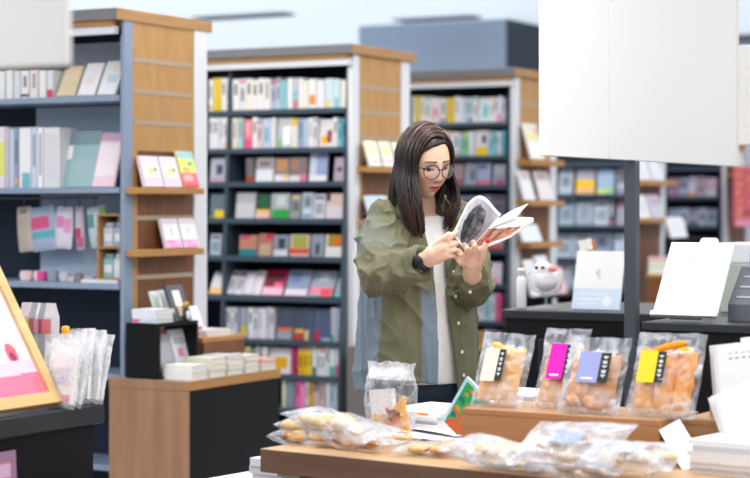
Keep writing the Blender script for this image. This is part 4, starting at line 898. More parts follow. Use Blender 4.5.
# ---- upright bags
def sm01(x, a, b):
    t_ = min(1, max(0, (x-a)/(b-a))); return t_*t_*(3-2*t_)
def bx(u, yl): k = (u-CU)/F; o_ = MBX @ Vector((0, yl, 0)); ex = MBX.to_3x3() @ Vector((1, 0, 0)); return (k*o_.y-o_.x)/(ex.x-k*ex.y)
gU = 'upright biscuit bags on the wooden box'
bags = [(470,520,334,.055,(240,190,110),(244,232,206),(230,160,60),'upright bag of biscuits with cream and black label, leftmost on the wooden box',0),
        (531,577,330,.085,(222,160,70),(240,10,176),(200,126,44),'upright biscuit bag with magenta label, half hidden second from left',1),
        (557,618,338,.035,(222,160,90),(152,160,208),(206,140,70),'upright biscuit bag with lavender and black label, third from left',2),
        (624,694,334,.055,(236,160,30),(244,206,40),(226,140,16),'large upright bag of golden biscuits with yellow label, rightmost on the wooden box',3)]
for (ua, ub, vt, yl, bc, lc, bc2, lab, i) in bags:
    xa, xb = bx(ua, yl), bx(ub, yl); w = xb-xa; ln = R(25)
    base = MBX @ Vector(((xa+xb)/2, yl, ZB+.001)); h = (H-(vt-HV)/F*(base.y+.06)-ZB)/math.cos(ln)
    t = thing('biscuit_bag', lab, 'biscuit bag', base, (-ln, 0, AB), gU)
    pouch_mesh(w, h, .042, i*5.1+2, 26, 32, .16, .006).build('film', M['film'], t, smooth=True)
    items = []; rr = random.Random(40+i)
    nsl = {0: 1, 1: 1, 2: 1, 3: 3}[i]
    for q in range(nsl):                       # flat slabs of dried sweet filling the bag
        sw = w*(.78 if nsl == 1 else .27); sx0 = 0 if nsl == 1 else (q-1)*w*.275
        z0_, z1_ = h*(.09 if i != 2 else .08), h*(.80 if i != 1 else .78)
        b = MB()
        def slc(s_, v_, q=q, i=i):
            n = noise.noise(Vector((s_*2.6+i*5+q*3, v_*4.5, i))); n2 = noise.noise(Vector((s_*8, v_*14, i*3+q)))
            k_ = .5+.9*n+.35*n2; k_ = min(1, max(0, k_)); low = 1-sm01(v_, .18, .34)
            c_ = [bc[r]+(bc2[r]-bc[r])*k_ for r in range(3)]; e_ = (226, 178, 132) if i != 2 else (190, 124, 92)
            return tuple(c_[r]+(e_[r]-c_[r])*low*(.4 if i == 3 else .75) for r in range(3))
        for sg in (-1, 1):
            def slf(s_, v_, sg=sg, q=q):
                e = (1-abs(2*s_-1)**5)*(1-abs(2*v_-1)**6)
                n = noise.noise(Vector((s_*5+q*7, v_*9, sg+i)))
                xx = sx0+(s_-.5)*sw+.004*noise.noise(Vector((v_*6, q, i+2*(s_ > .5)))); zz = z0_+(z1_-z0_)*v_+.012*noise.noise(Vector((s_*3+q*2, i, 4)))*(v_ > .5)
                return Vector((xx, sg*(.013*e*(.8+.5*n)), zz))
            b.grid(slf, 16, 30, slc)
        b.build('sweet_slab', M['biscuit'], t, smooth=True)
    if i == 2:
        for q in range(7): items.append((rr.uniform(-.27, .27)*w, -.010, h*rr.uniform(.10, .34), .017, .008, .013, bc if q % 2 else bc2, rr.uniform(-.8, .8)))
    if i == 3:
        items.append((-w*.05, -.006, h*.80, w*.30, .009, .012, bc2, -.35)); items.append((w*.22, -.006, h*.76, w*.12, .008, .014, bc, .4))
    if i == 0: items.append((-w*.16, -.003, h*.80, w*.16, .008, .010, bc, .5))
    lumps(t, items, seed=i*20)
    # label: coloured field and black title strip with white strokes
    cx = {0: -.12, 1: .02, 2: .02, 3: -.18}[i]*w; lz0, lz1 = {0: (.30,.74), 1: (.33,.77), 2: (.36,.76), 3: (.36,.74)}[i]; lw = {0: .24, 1: .30, 2: .30, 3: .22}[i]*w
    fy = -.0245
    b = MB(); b.box(cx-lw*.8, cx+lw*.35, fy-.001, fy, h*lz0, h*lz1, lc); lab_o = b.build('label', M['paper'], t)
    b = MB(); b.box(cx+lw*.36, cx+lw*.36+lw*.55, fy-.0012, fy-.0002, h*(lz0+.01), h*(lz1-.01), (38,42,48)); o = b.build('title_strip', M['paper'], t); o['label'] = 'black title strip with white characters'
    sx = cx+lw*.36+lw*.275
    b = MB()
    for q in range(5):
        z = h*(lz1-.05-(lz1-lz0-.1)*(q+.3)/5); s_ = lw*.13; hh_ = h*(lz1-lz0)*.055
        b.box(sx-s_, sx+s_, fy-.0022, fy-.0013, z, z+.0022, (240,240,240)); b.box(sx-s_*.2, sx+s_*.2, fy-.0024, fy-.0013, z-hh_, z+hh_*.6, (240,240,240)); 
        if q % 2: b.box(sx-s_*.9, sx+s_*.9, fy-.0022, fy-.0013, z-hh_, z-hh_+.002, (240,240,240))
    b.build('lettering', M['paper'], o, kind='stuff')
    if i in (1, 2):
        b = MB(); b.box(cx-lw*.55, cx+lw*.1, fy-.0014, fy-.0011, h*lz0+.008, h*lz0+.013, (244,230,240)); b.build('small_lettering', M['paper'], lab_o)
# ---- flat bags lying on the table
def flat_bag(u, v, w, h, th, rz, lab, cols, z0=0.0, tilt=(0, 0), seed=0, grp='biscuit bags lying on the table', hz='film_flat', nb=7, lbl=None):
    p = tl(u, v, ZT+z0)
    t = thing('biscuit_bag', lab, 'biscuit bag', MT @ Vector((p.x, p.y, ZT+z0+th*.5+.0015)), (R(-90)+tilt[0], tilt[1], AT+rz), grp)
    pouch_mesh(w, h, th, seed, 26, 30, .14, .008).build('film', M[hz], t, smooth=True)
    rr = random.Random(seed*7+1); items = []
    for q in range(nb):
        items.append((rr.uniform(-.34, .34)*w, rr.uniform(-.1, .1)*th, h*rr.uniform(.12, .72), w*rr.uniform(.10, .17), th*.30, h*rr.uniform(.08, .13), cols[q % len(cols)], rr.uniform(-1.2, 1.2)))
    lumps(t, items, seed=seed*11)
    if lbl:
        b = MB(); b.box(-w*.2, w*.12, -th*.5-.003, -th*.5-.002, h*.3, h*.6, lbl); b.build('label', M['paper'], t)
# R(-90) about X: local z (bag height) -> +y, local -y (front) -> up
BR = [(226,160,70),(206,130,50),(232,186,110)]; BR2 = [(222,184,130),(236,200,140),(232,170,80)]
flat_bag(298, 447, .19, .15, .046, R(8), 'lowest left biscuit bag at the table corner, golden biscuits showing', BR, 0, (0, 0), 3, nb=9)
flat_bag(350, 452, .18, .13, .046, R(-2), 'biscuit bag with dark golden edge in front of the standing bag', [(206,136,50),(190,112,40),(226,170,90)], 0, (0, 0), 5, nb=9)
flat_bag(312, 440, .21, .15, .044, R(10), 'biscuit bag lying across the lower left pair', BR2, .047, (R(2), R(5)), 8, nb=8)
flat_bag(322, 437, .24, .15, .040, R(2), 'topmost crumpled biscuit bag of the left heap', [(240,206,150),(232,196,140),(240,210,120)], .082, (R(2), R(11)), 12, hz='film_white', nb=7)
flat_bag(398, 446, .10, .10, .028, R(20), 'small clear bag at the foot of the standing bag', BR2, .0, (0, 0), 14, nb=5)
flat_bag(436, 459, .22, .19, .032, R(20), 'flat bag with orange biscuits in the middle of the table', [(232,160,80),(236,190,120),(226,150,60)], 0, (0, 0), 17, nb=6)
flat_bag(474, 466, .22, .15, .032, R(-6), 'flat pale biscuit bag leaning over the middle one', [(240,214,160),(240,196,60),(226,190,140)], .026, (R(8), R(4)), 21, nb=6, hz='film_white')
flat_bag(500, 472, .19, .12, .024, R(4), 'flat bag of pale biscuits near the front table edge', [(236,206,160),(226,190,140)], .0, (0, 0), 24, nb=5, hz='film_white')
flat_bag(560, 472, .24, .15, .034, R(4), 'large crumpled white bag with blue grey label in front of wooden box', [(226,200,170),(206,170,140)], .030, (R(30), 0), 28, hz='film_white', nb=5, lbl=(150,160,186))
flat_bag(622, 476, .22, .14, .034, R(6), 'crumpled clear bag rightmost in front of the wooden box', [(236,206,160),(232,196,140)], .012, (R(16), 0), 31, hz='film_white', nb=6, lbl=(176,190,220))
flat_bag(566, 479, .24, .09, .026, R(4), 'crumpled clear bag at the front edge under the large white one', [(222,190,150),(214,176,140)], .0, (0, 0), 35, hz='film_white', nb=5)
# paper sheets behind
for (u, v, rz, lab) in ((425, 437, 8, 'white paper sheet lying behind the middle bags'), (450, 433, -16, 'white paper sheet beside the green magazine')):
    p = tl(u, v); b = MB(); b.grid(lambda s_, v_: Vector(((s_-.5)*.24, (v_-.5)*.16, .0015+.004*abs(math.sin(s_*3+v_*2)))), 12, 8, None, (238,238,242))
    o = b.build('paper_sheet', M['paper'], None, MT @ Vector((p.x, p.y, ZT+.0006+(.006 if rz < 0 else 0))), (0, 0, AT+R(rz)), smooth=True); tag(o, lab, 'paper sheet')
# ---- standing gathered bag
p = tl(391, 433)
t = thing('biscuit_bag', 'standing bag with gathered white top, white packet and golden wedges inside', 'biscuit bag', MT @ Vector((p.x, p.y, ZT+.001)), AT)
hS = .185; rings = []
N_ = 40
for q in range(27):
    f = q/26; z = f*hS
    rx_, ry_ = .066+.012*math.sin(f*3), .045*(1-.15*f)
    if f > .80: kk = (f-.80)/.20; ry_ *= 1-.80*min(1, kk*1.6); rx_ *= 1+.10*kk
    ring = []
    for a in range(N_):
        an = 2*PI*a/N_; n = noise.noise(Vector((math.cos(an)*3, math.sin(an)*3, z*22)))*.007+noise.noise(Vector((math.cos(an)*8, math.sin(an)*8, z*50)))*.003
        pl = .004*math.sin(an*9)*max(0, f-.5)
        ring.append(Vector(((rx_+n+pl)*math.cos(an)*(1 if f > .1 else .9+f), (ry_+n+pl)*math.sin(an), z+(.010*noise.noise(Vector((an*2.5, 3, 0))) if f > .9 else 0))))
    rings.append(ring)
b = MB(); b.loft(rings[:21], caps=False); b.build('film', M['film'], t, smooth=True)
b = MB(); b.loft(rings[20:], caps=False); o = b.build('gathered_top', M['film_top'], t, smooth=True); o['label'] = 'white crinkled gathered top'
b = MB(); b.box(-.052, .022, -.012, .004, .045, .115, (236,234,234), M=Matrix.Rotation(R(-6), 4, 'Y')); b.build('inner_packet', M['gloss'], t)
b = MB(); b.ellipsoid((-.004,-.0125,.062),(.006,.0012,.006),14,8,(226,60,70)); b.build('red_mark', M['attr'], t, smooth=True)
for (x, z, an, col) in ((.042,.075,.4,(236,170,36)),(.03,.035,-.5,(190,110,40)),(.052,.03,.1,(230,160,50)),(-.03,.03,.8,(226,180,110)),(.0,.026,-.9,(206,140,70)),(-.048,.024,.2,(232,196,140)),(.02,.052,1.1,(130,80,40))):
    b = MB(); Mx = Matrix.Translation((x, -.012, z)) @ Matrix.Rotation(an, 4, 'Y')
    b.loft([[Mx @ Vector((xx, y, zz)) for xx, zz in ((-.018,-.018),(.018,-.018),(.004,.026),(-.004,.026))] for y in (-.008, .008)], col); b.build('wedge_biscuit', M['biscuit'], t, bevel=.002)
# ---- magazines at the back of the table
gM = 'magazines at the back of the table'
p = tl(428, 427)
stack(MT, p.x-.10, p.x+.10, p.y-.10, p.y+.14, ZT, [(.010,W2),(.010,(236,232,236)),(.010,W2),(.010,(226,230,232),(.05,.5,(110,190,196))),(.009,(240,236,240),(.55,.8,(240,160,60)))], 'front pile at the back of the table', gM, name='magazine', cat='magazine', jit=.008)
p2 = (p.x+.115, p.x+.305, p.y+.03, p.y+.235)
stack(MT, *p2, ZT, [(.014,W2),(.012,(226,226,230)),(.012,W2),(.011,(236,200,222)),(.010,W2),(.011,(40,120,90)),(.009,(236,236,238)),(.009,W2),(.008,(206,206,212))], 'rear pile beside the green magazine', gM, name='magazine', cat='magazine', jit=.006)
# green magazine leaning against the wooden box
o_ = MBX @ Vector((-.012, .12, ZT+.0007))
bm = MB()
gw, gh = .15, .14
def gcv(s_, v_):
    n = noise.noise(Vector((s_*6, v_*6, 2)))
    if s_ < .07 or v_ > .94: return (170,214,224)
    if v_ < .35 and n > -.1: return (196,90,50)
    if n > .25: return (226,120,60)
    return (40,160,90) if n > -.25 else (30,110,100)
bm.box(-gw/2, gw/2, -.008, -.0005, .001, gh, PAGE)
bm.grid(lambda s_, v_: Vector(((s_-.5)*gw, -.0085, v_*gh)), 48, 48, gcv); bm.grid(lambda s_, v_: Vector(((s_-.5)*gw, 0, v_*gh)), 1, 1, None, (60,150,100))
o = bm.build('magazine', M['gloss'], None, MBX @ Vector((-.105, .185, ZT+.001)), (R(-4), R(34), AB-R(14))); tag(o, 'green and orange magazine leaning against the left end of the wooden box', 'magazine')
# ---- right end: tan books, booklets, packets
stack(MB2, .03, .13, .10, .195, ZB, [(.016,(206,190,160)),(.014,(190,170,140)),(.014,(200,182,150))], 'on the shorter wooden box', 'tan books on the shorter box', edge=None) if False else stack(MB2, .03, .13, .10, .195, ZB, [(.016,(206,190,160)),(.014,(190,170,140)),(.014,(200,182,150))], 'on the shorter wooden box', 'tan books on the shorter box')
def upright_booklet(p, w, h, d, rz, roll, lean, lab, lines=True, grp='white booklets standing at right'):
    des = [(.0,.05,0,1,(222,222,226))]
    if lines: des += [(.2+.09*q, .255+.09*q, .80, .83, (176,178,184)) for q in range(7)]+[(.2+.09*q, .25+.09*q, .88, .90, (190,192,198)) for q in range(6)]
    bm = book_mesh(w, h, d, (240,240,242), des, True)
    o = bm.build('booklet', M['paper'], None, p, (-R(lean), R(roll), rz)); return tag(o, lab, 'booklet', grp)
for q, (dx, dy, lab) in enumerate(((0,0,'white booklet with faint text, front of the standing set at the right edge'),(-.014,.022,'white booklet second in the standing set at the right edge'),(-.026,.040,'white booklet third in the standing set at the right edge'),(.045,.062,'taller white booklet at the rear of the standing set'))):
    upright_booklet(MB2 @ Vector((.180+dx, .022+dy, ZB+.016)), .18, .165+(.02 if q == 3 else 0), .012, AB, -8, 8, lab, q in (0, 3))
for q, lab in enumerate(('white booklet propped in front of the shorter box, nearest','white booklet propped in front of the shorter box, behind the nearest')):
    pz = MB2 @ Vector((.235-.02*q, -.050+.016*q, ZT+.10-.055*0)); pz.z = ZT+.082
    upright_booklet(pz, .19, .125, .010, AB, -26, 12, lab, False, 'white booklets propped against the shorter box')
# white slim packet leaning on the box end
o1, o2 = P(692, 469, 4.305), P(667, 427, 4.40)
b = MB(); ax = (o2-o1); Lp = ax.length; ax.normalize(); sd = (EX-ax*EX.dot(ax)).normalized(); nn = ax.cross(sd)
Mp = Matrix((( sd.x, nn.x, ax.x, o1.x), (sd.y, nn.y, ax.y, o1.y), (sd.z, nn.z, ax.z, o1.z), (0,0,0,1)))
b.box(-.020, .034, -.004, .026, 0, Lp, (240,240,242), cols=[(200,200,200),(246,246,246),(242,242,244),(220,220,224),(190,184,178),(226,226,230)])
me_ = b.build('packet', M['paper'], None, (0,0,0)); me_.matrix_world = Mp; tag(me_, 'slim white packet leaning at the right end of the wooden box', 'packet')
pz = MTi @ G(728, 470, ZT)
stack(MT, pz.x-.045, pz.x+.20, pz.y-.10, pz.y+.06, ZT, [(.013,(232,232,236)),(.012,(222,222,228)),(.013,(240,240,244)),(.012,(236,238,244)),(.012,(206,216,228)),(.012,(244,244,246))], 'white pile in the bottom right corner', 'white booklets piled bottom right', name='booklet', cat='booklet', jit=.008)
# ================================================================ PERSON
YW = 5.70
ROOT = Vector((P(420, 300, YW).x, YW, 0))
person = thing('person', 'woman with long brown hair and glasses in an open olive shirt, reading a magazine', 'person', ROOT)
PSI = R(30); fw = Vector((math.sin(PSI), -math.cos(PSI), 0)); lf = Vector((math.cos(PSI), math.sin(PSI), 0)); UP = Vector((0, 0, 1))
def rel(p): return Vector(p)-ROOT
def PR(u, v, Y): return rel(P(u, v, Y))
def remesh(mb, name, voxel, smooth_it=2, fac=.5):
    me = mb.mesh('tmp'); o = bpy.data.objects.new('tmp', me); C.objects.link(o)
    m = o.modifiers.new('r', 'REMESH'); m.mode = 'VOXEL'; m.voxel_size = voxel; m.use_smooth_shade = True
    if smooth_it:
        s = o.modifiers.new('s', 'SMOOTH'); s.factor = fac; s.iterations = smooth_it
    dg = bpy.context.evaluated_depsgraph_get(); dg.update()
    me2 = bpy.data.meshes.new_from_object(o.evaluated_get(dg)); me2.name = name
    bpy.data.objects.remove(o); bpy.data.meshes.remove(me)
    me2.materials.clear()
    for a in list(me2.color_attributes): me2.color_attributes.remove(a)
    return me2
def coords(me):
    a = np.zeros(len(me.vertices)*3, dtype=np.float32); me.vertices.foreach_get('co', a); return a.reshape(-1, 3)
def normals(me):
    a = np.zeros(len(me.vertices)*3, dtype=np.float32); me.vertices.foreach_get('normal', a); return a.reshape(-1, 3)
def set_vcol(me, cols):
    at = me.color_attributes.new('col', 'FLOAT_COLOR', 'POINT')
    c = np.asarray(cols, dtype=np.float32)/255.0
    l = np.where(c <= .04045, c/12.92, ((c+.055)/1.055)**2.4)
    at.data.foreach_set('color', np.concatenate([l, np.ones((len(l), 1), dtype=np.float32)], 1).astype(np.float32).ravel())
    me.polygons.foreach_set('use_smooth', [True]*len(me.polygons)); me.update()
# ---- head
HS = .93
HC = PR(424.0, 160.5, 5.63)
HM = Matrix.Translation(HC) @ Matrix.Rotation(R(31), 4, 'Z') @ Matrix.Rotation(R(17), 4, 'X') @ Matrix.Rotation(R(-4), 4, 'Y') @ Matrix.Scale(HS, 4)
HMI = HM.inverted()
def sm(x, a, b):
    t = min(1, max(0, (x-a)/(b-a))); return t*t*(3-2*t)
def g2(x, z, cx, cz, sx, sz): return math.exp(-((x-cx)/sx)**2-((z-cz)/sz)**2)
def head_pt(d, detail=True):
    dx, dy, dz = d
    t = max(0, -dz)
    x = .072*dx; y = .094*dy; z = (.108 if dz > 0 else .118)*dz
    if dy < 0:
        y = -.094*abs(dy)**.82
    x *= 1-.36*sm(t, .30, 1.0)-.06*sm(t, .75, 1)
    if dy > 0: y *= 1-.60*sm(t, .25, .95)
    if dz < 0 and dy < 0: y -= .008*sm(t, .5, .95)*(-dy)
    if detail and dy < 0:
        w = min(1, -dy*2)
        nz = .004 if z > .012 else 0
        if -.052 < z < .02:
            k = (.02-z)/.058; amp = .003+.0155*k**1.3
            if z < -.036: amp *= max(0, 1-((-.036-z)/.016))**.8
            y -= w*amp*math.exp(-(x/(.0075+.005*k))**2)
        for s in (-1, 1):
            y -= w*.004*g2(x, z, s*.011, -.036, .006, .006)         # nostril wings
            y += w*.0075*g2(x, z, s*.031, -.002, .017, .012)        # eye sockets
            y -= w*.0030*g2(x, z, s*.030, -.004, .012, .006)        # lids
            y -= w*.0035*g2(x, z, s*.028, .022, .018, .007)         # brow ridge
            y -= w*.0030*g2(x, z, s*.040, -.035, .016, .018)        # cheeks
        y -= w*.0058*g2(x, z, 0, -.0615, .017, .0045)+w*.0062*g2(x, z, 0, -.0735, .015, .0050)
        y += w*.0025*g2(x, z, 0, -.0672, .019, .0022)
        y += w*.002*g2(x, z, 0, -.084, .016, .005)
        y -= w*.006*g2(x, z, 0, -.103, .018, .012)
    return Vector((x, y, z))
body = MB()
rings = []; NU, NV = 150, 120
for j in range(NV+1):
    ph = -PI/2+PI*j/NV; cp = max(math.cos(ph), 1e-3)
    rings.append([HM @ head_pt((cp*math.sin(2*PI*i/NU), -cp*math.cos(2*PI*i/NU), math.sin(ph))) for i in range(NU)])
body.loft(rings)
for s in (-1, 1):                                                   # ears
    body.ellipsoid((s*.073, .012, -.012), (.010, .020, .031), 14, 10, M=HM @ Matrix.Rotation(0, 4, 'X'))
NB = PR(419, 211, 5.71)
body.tube([HM @ Vector((0, .022, -.05)), HM @ Vector((0, .016, -.105)), NB, NB+Vector((0, .01, -.06))], [.050, .047, .052, .07], 24)
# ---- skeleton
RS, RE, RW = PR(383, 228, 5.64), PR(379, 276, 5.46), PR(425, 261, 5.365)
LS, LE, LW = PR(455, 226, 5.79), PR(475, 284, 5.63), PR(472, 275, 5.455)
def zc(v, Y=YW): return H-(v-HV)/F*Y
sec = [  # v, centre u, a, b
 (206,420,.060,.055),(212,420,.098,.072),(219,419.5,.138,.086),(228,419,.165,.098),(242,418,.172,.110),(262,418,.170,.120),(290,418.5,.168,.127),(320,419,.173,.134),(350,420,.180,.141),(375,420.5,.184,.144),(392,421,.184,.143)]
def section(z):
    zs = [zc(s[0]) for s in sec]
    if z >= zs[0]: i = 0; t = 0
    elif z <= zs[-1]: i = len(sec)-2; t = 1
    else:
        i = max(k for k in range(len(sec)-1) if zs[k] >= z); t = (zs[i]-z)/(zs[i]-zs[i+1])
    q = [sec[i][k]+(sec[i+1][k]-sec[i][k])*t for k in range(4)]
    c = rel(P(q[1], q[0], YW)); c.z = z
    return c, q[2], q[3]
def surf(z, th, off=0):
    c, a, b = section(z)
    return c+fw*((b+off)*math.cos(th))+lf*((a+off)*math.sin(th))
def core(inset, v0, v1, n, mb, col=(200,200,200)):
    rr = []
    for k in range(n):
        z = zc(v0+(v1-v0)*k/(n-1)); rr.append([surf(z, 2*PI*q/40, -inset) for q in range(40)])
    mb.loft(list(reversed(rr)), col)
core(.035, 214, 384, 16, body)
body.tube([RS, RS.lerp(RE, .5), RE, RE.lerp(RW, .5), RW], [.052, .044, .040, .036, .026], 18)
body.tube([LS, LS.lerp(LE, .5), LE, LE.lerp(LW, .5), LW], [.052, .044, .040, .036, .026], 18)
hip = {}
for s in (-1, 1):
    hp = Vector((0, 0, .84))+lf*(.078*s)+Vector((.002, 0, 0)); kn = Vector((0, 0, .46))+lf*(.080*s)+fw*.02; an = Vector((0, 0, .085))+lf*(.085*s)
    hip[s] = (hp, kn, an)
    body.tube([hp, hp.lerp(kn, .5), kn, kn.lerp(an, .4), an], [.080, .072, .052, .050, .034], 18)
    body.tube([an+Vector((0,0,-.045)), an+fw*.10+Vector((0,0,-.058))], [.030, .022], 14)
# ---- right hand (image left): grips the left page
def chain(mb, pts, r): mb.tube([PR(*p) for p in pts], r, 14)
def palm(mb, pts, r, th): 
    for a, b_ in zip(pts[:-1], pts[1:]): mb.tube([PR(*a), PR(*b_)], [r, r], 14)
RH = [(427,259.5,5.362),(434,254,5.35),(441,248.5,5.345)]
body.tube([RW]+[PR(*p) for p in RH], [.026, .024, .028, .026], 18)
body.tube([PR(430,260,5.355), PR(437,257.5,5.345), PR(444,254,5.342)], [.018, .020, .018], 16)
chain(body, [(442,245,5.345),(448.5,239.5,5.335),(453,235,5.335),(456.2,231.5,5.345)], [.0098,.0088,.0080,.0070])      # index along the page edge
chain(body, [(444,249,5.342),(451,245,5.335),(454.8,243,5.343),(456.8,243.5,5.362)], [.0100,.0090,.0082,.0072])         # middle
chain(body, [(445,253.5,5.340),(451.5,250.5,5.335),(454.6,249.3,5.345),(455.8,250,5.362)], [.0096,.0088,.0080,.0070])   # ring
chain(body, [(443.5,257,5.340),(449.5,256,5.337),(452.3,255.6,5.346),(453.2,256.4,5.36)], [.0086,.0078,.0070,.0062])    # little
chain(body, [(431,250.5,5.345),(437,243.5,5.335),(443.5,238,5.330),(449,234,5.335)], [.0115,.0105,.0092,.0078])         # thumb
# ---- left hand (image right): supports the spine from below
body.tube([LW, PR(472,269,5.43), PR(471.5,261,5.405), PR(471,256,5.395)], [.026, .025, .027, .023], 18)
body.tube([PR(476,268,5.425), PR(477,261,5.405), PR(476,256,5.395)], [.018, .021, .017], 16)
chain(body, [(467,265.5,5.405),(462.5,263.5,5.372),(458.8,261,5.352),(456.6,258.4,5.352)], [.0086,.0080,.0072,.0062])    # little
chain(body, [(467,259.5,5.395),(463.5,256.8,5.362),(460.5,253.8,5.342),(458.8,250.8,5.345)], [.0098,.0090,.0082,.0070])  # ring
chain(body, [(470.5,256,5.390),(468.8,251.5,5.355),(466.2,247.8,5.338),(464.4,244.8,5.345)], [.0100,.0092,.0084,.0072])  # middle
chain(body, [(475.5,255.5,5.390),(476,250,5.358),(474.6,245.4,5.345),(473.2,241.8,5.352)], [.0098,.0090,.0082,.0070])    # index
chain(body, [(478.5,265,5.405),(482.5,257,5.378),(484.2,248.5,5.358),(487.4,240.5,5.352)], [.0125,.0112,.0098,.0078])    # thumb
bm_ = remesh(body, 'body', .0026, 2, .45)
co = coords(bm_)
base = np.tile(np.array([[232,190,164]], dtype=np.float32), (len(co), 1))
hm = np.array(HMI); hl = co @ hm[:3, :3].T+hm[:3, 3]
isf = (np.abs(hl[:, 0]) < .075) & (hl[:, 2] > -.13) & (hl[:, 1] < -.02)
x, z = hl[:, 0], hl[:, 2]; ax = np.abs(x)
def blend(mask, col, k=1.0):
    m = (mask*k)[:, None]; base[:] = base*(1-m)+np.array(col, dtype=np.float32)*m
def gs(cx, cz, sx, sz): return np.exp(-((ax-cx)/sx)**2-((z-cz)/sz)**2)
blend(isf*gs(.042, -.036, .020, .016), (226,150,130), .55)
blend(isf*gs(0, -.036, .014, .008), (222,150,130), .5)
blend(isf*gs(.009, -.044, .004, .003), (120,64,56), .7)
blend(isf*gs(.031, .004, .018, .007), (196,140,118), .55)
ul = isf & (z < -.0605+.0010*np.cos(x/.004)+8*x*x) & (z > -.0672+15*x*x) & (ax < .0185*(1-np.clip((z+.066)/.012, 0, 1)*.5)) & (hl[:, 1] < -.07)
ll = isf & (z <= -.0672+15*x*x) & (z > -.0785+24*x*x) & (ax < .0185) & (hl[:, 1] < -.07)
blend(ul.astype(np.float32), (196,72,72)); blend(ll.astype(np.float32), (222,100,96))
sl = isf & (np.abs(z+.0672-15*x*x) < .0012) & (ax < .0185); blend(sl.astype(np.float32), (130,50,50))
bz = .0215-10*(ax-.026)**2+.0*(ax-.016)
br = isf & (ax > .011) & (ax < .047) & (np.abs(z-bz) < .0032*(1.15-ax/.06)); blend(br.astype(np.float32), (76,50,42), .85)
lz = -.0055-16*(ax-.031)**2
ey = isf & (ax > .0165) & (ax < .046) & (z < lz+.0040) & (z > lz-.0045+22*(ax-.031)**2)
blend(ey.astype(np.float32), (206,190,184)); ir = ey & (np.abs(ax-.031) < .006); blend(ir.astype(np.float32), (42,28,26))
la = isf & (ax > .0150) & (ax < .048) & (np.abs(z-lz-.0035) < .0021); blend(la.astype(np.float32), (38,26,26))
# fingernails: thumb of the supporting hand in red
nt_ = np.array(PR(487.6, 240.0, 5.345)); blend((np.linalg.norm(co-nt_, axis=1) < .0095).astype(np.float32), (206,40,52))
for q in ((458.8,250.8,5.338),(464.4,244.8,5.338),(456.6,258.4,5.345),(473.2,241.8,5.345)):
    blend((np.linalg.norm(co-np.array(PR(*q)), axis=1) < .006).astype(np.float32), (222,130,124), .7)
set_vcol(bm_, base)
o = link('body', bm_, M['skin'], person)
# ---- glasses
gl = MB(); lensb = MB()
for s in (-1, 1):
    ring = []
    for k in range(33):
        a = 2*PI*k/32; rx_ = .0245*(1+.05*math.cos(2*a)); rz_ = .0225
        ring.append(HM @ Vector((s*.0305+rx_*math.cos(a), -.1045+.010*(abs(s*.0305+rx_*math.cos(a))/.055)**2, -.008+rz_*math.sin(a)*(1.0 if math.sin(a) > 0 else 1.06))))
    gl.tube(ring, .0014, 6, (58,46,44), round_ends=False)
    gl.tube([ring[k] for k in range(1, 16)], .0020, 6, (44,38,38), round_ends=True)
    n0 = len(lensb.V); cpt = HM @ Vector((s*.0305, -.103, -.008))
    lensb.loft([[cpt.lerp(p, .97) for p in ring[:-1]], [cpt.lerp(p, .5)+(HM.to_3x3() @ Vector((0, -.002, 0))) for p in ring[:-1]], [cpt.lerp(p, .02)+(HM.to_3x3() @ Vector((0, -.003, 0))) for p in ring[:-1]]], (240,240,245), caps=False)
    gl.tube([HM @ Vector((s*.055, -.095, .004)), HM @ Vector((s*.068, -.080, .004)), HM @ Vector((s*.076, -.03, .002)), HM @ Vector((s*.077, .012, -.002))], .0016, 6, (48,42,44))
gl.tube([HM @ Vector((-.0075, -.1045, -.002)), HM @ Vector((0, -.1085, .001)), HM @ Vector((.0075, -.1045, -.002))], .0015, 6, (58,46,44))
g_ = gl.build('glasses', M['attr'], person, smooth=True); lensb.build('lenses', M['lens'], g_, smooth=True)
# ---- hair
rh = random.Random(5)
def cap_pt(d, k): 
    p = head_pt(d, False); p = Vector((p.x*k*1.04, p.y*k, p.z*k)); 
    return p
def hdir(phi, dz):
    c_ = math.sqrt(max(0, 1-dz*dz)); return Vector((c_*math.sin(phi), -c_*math.cos(phi), dz))
hair = MB()
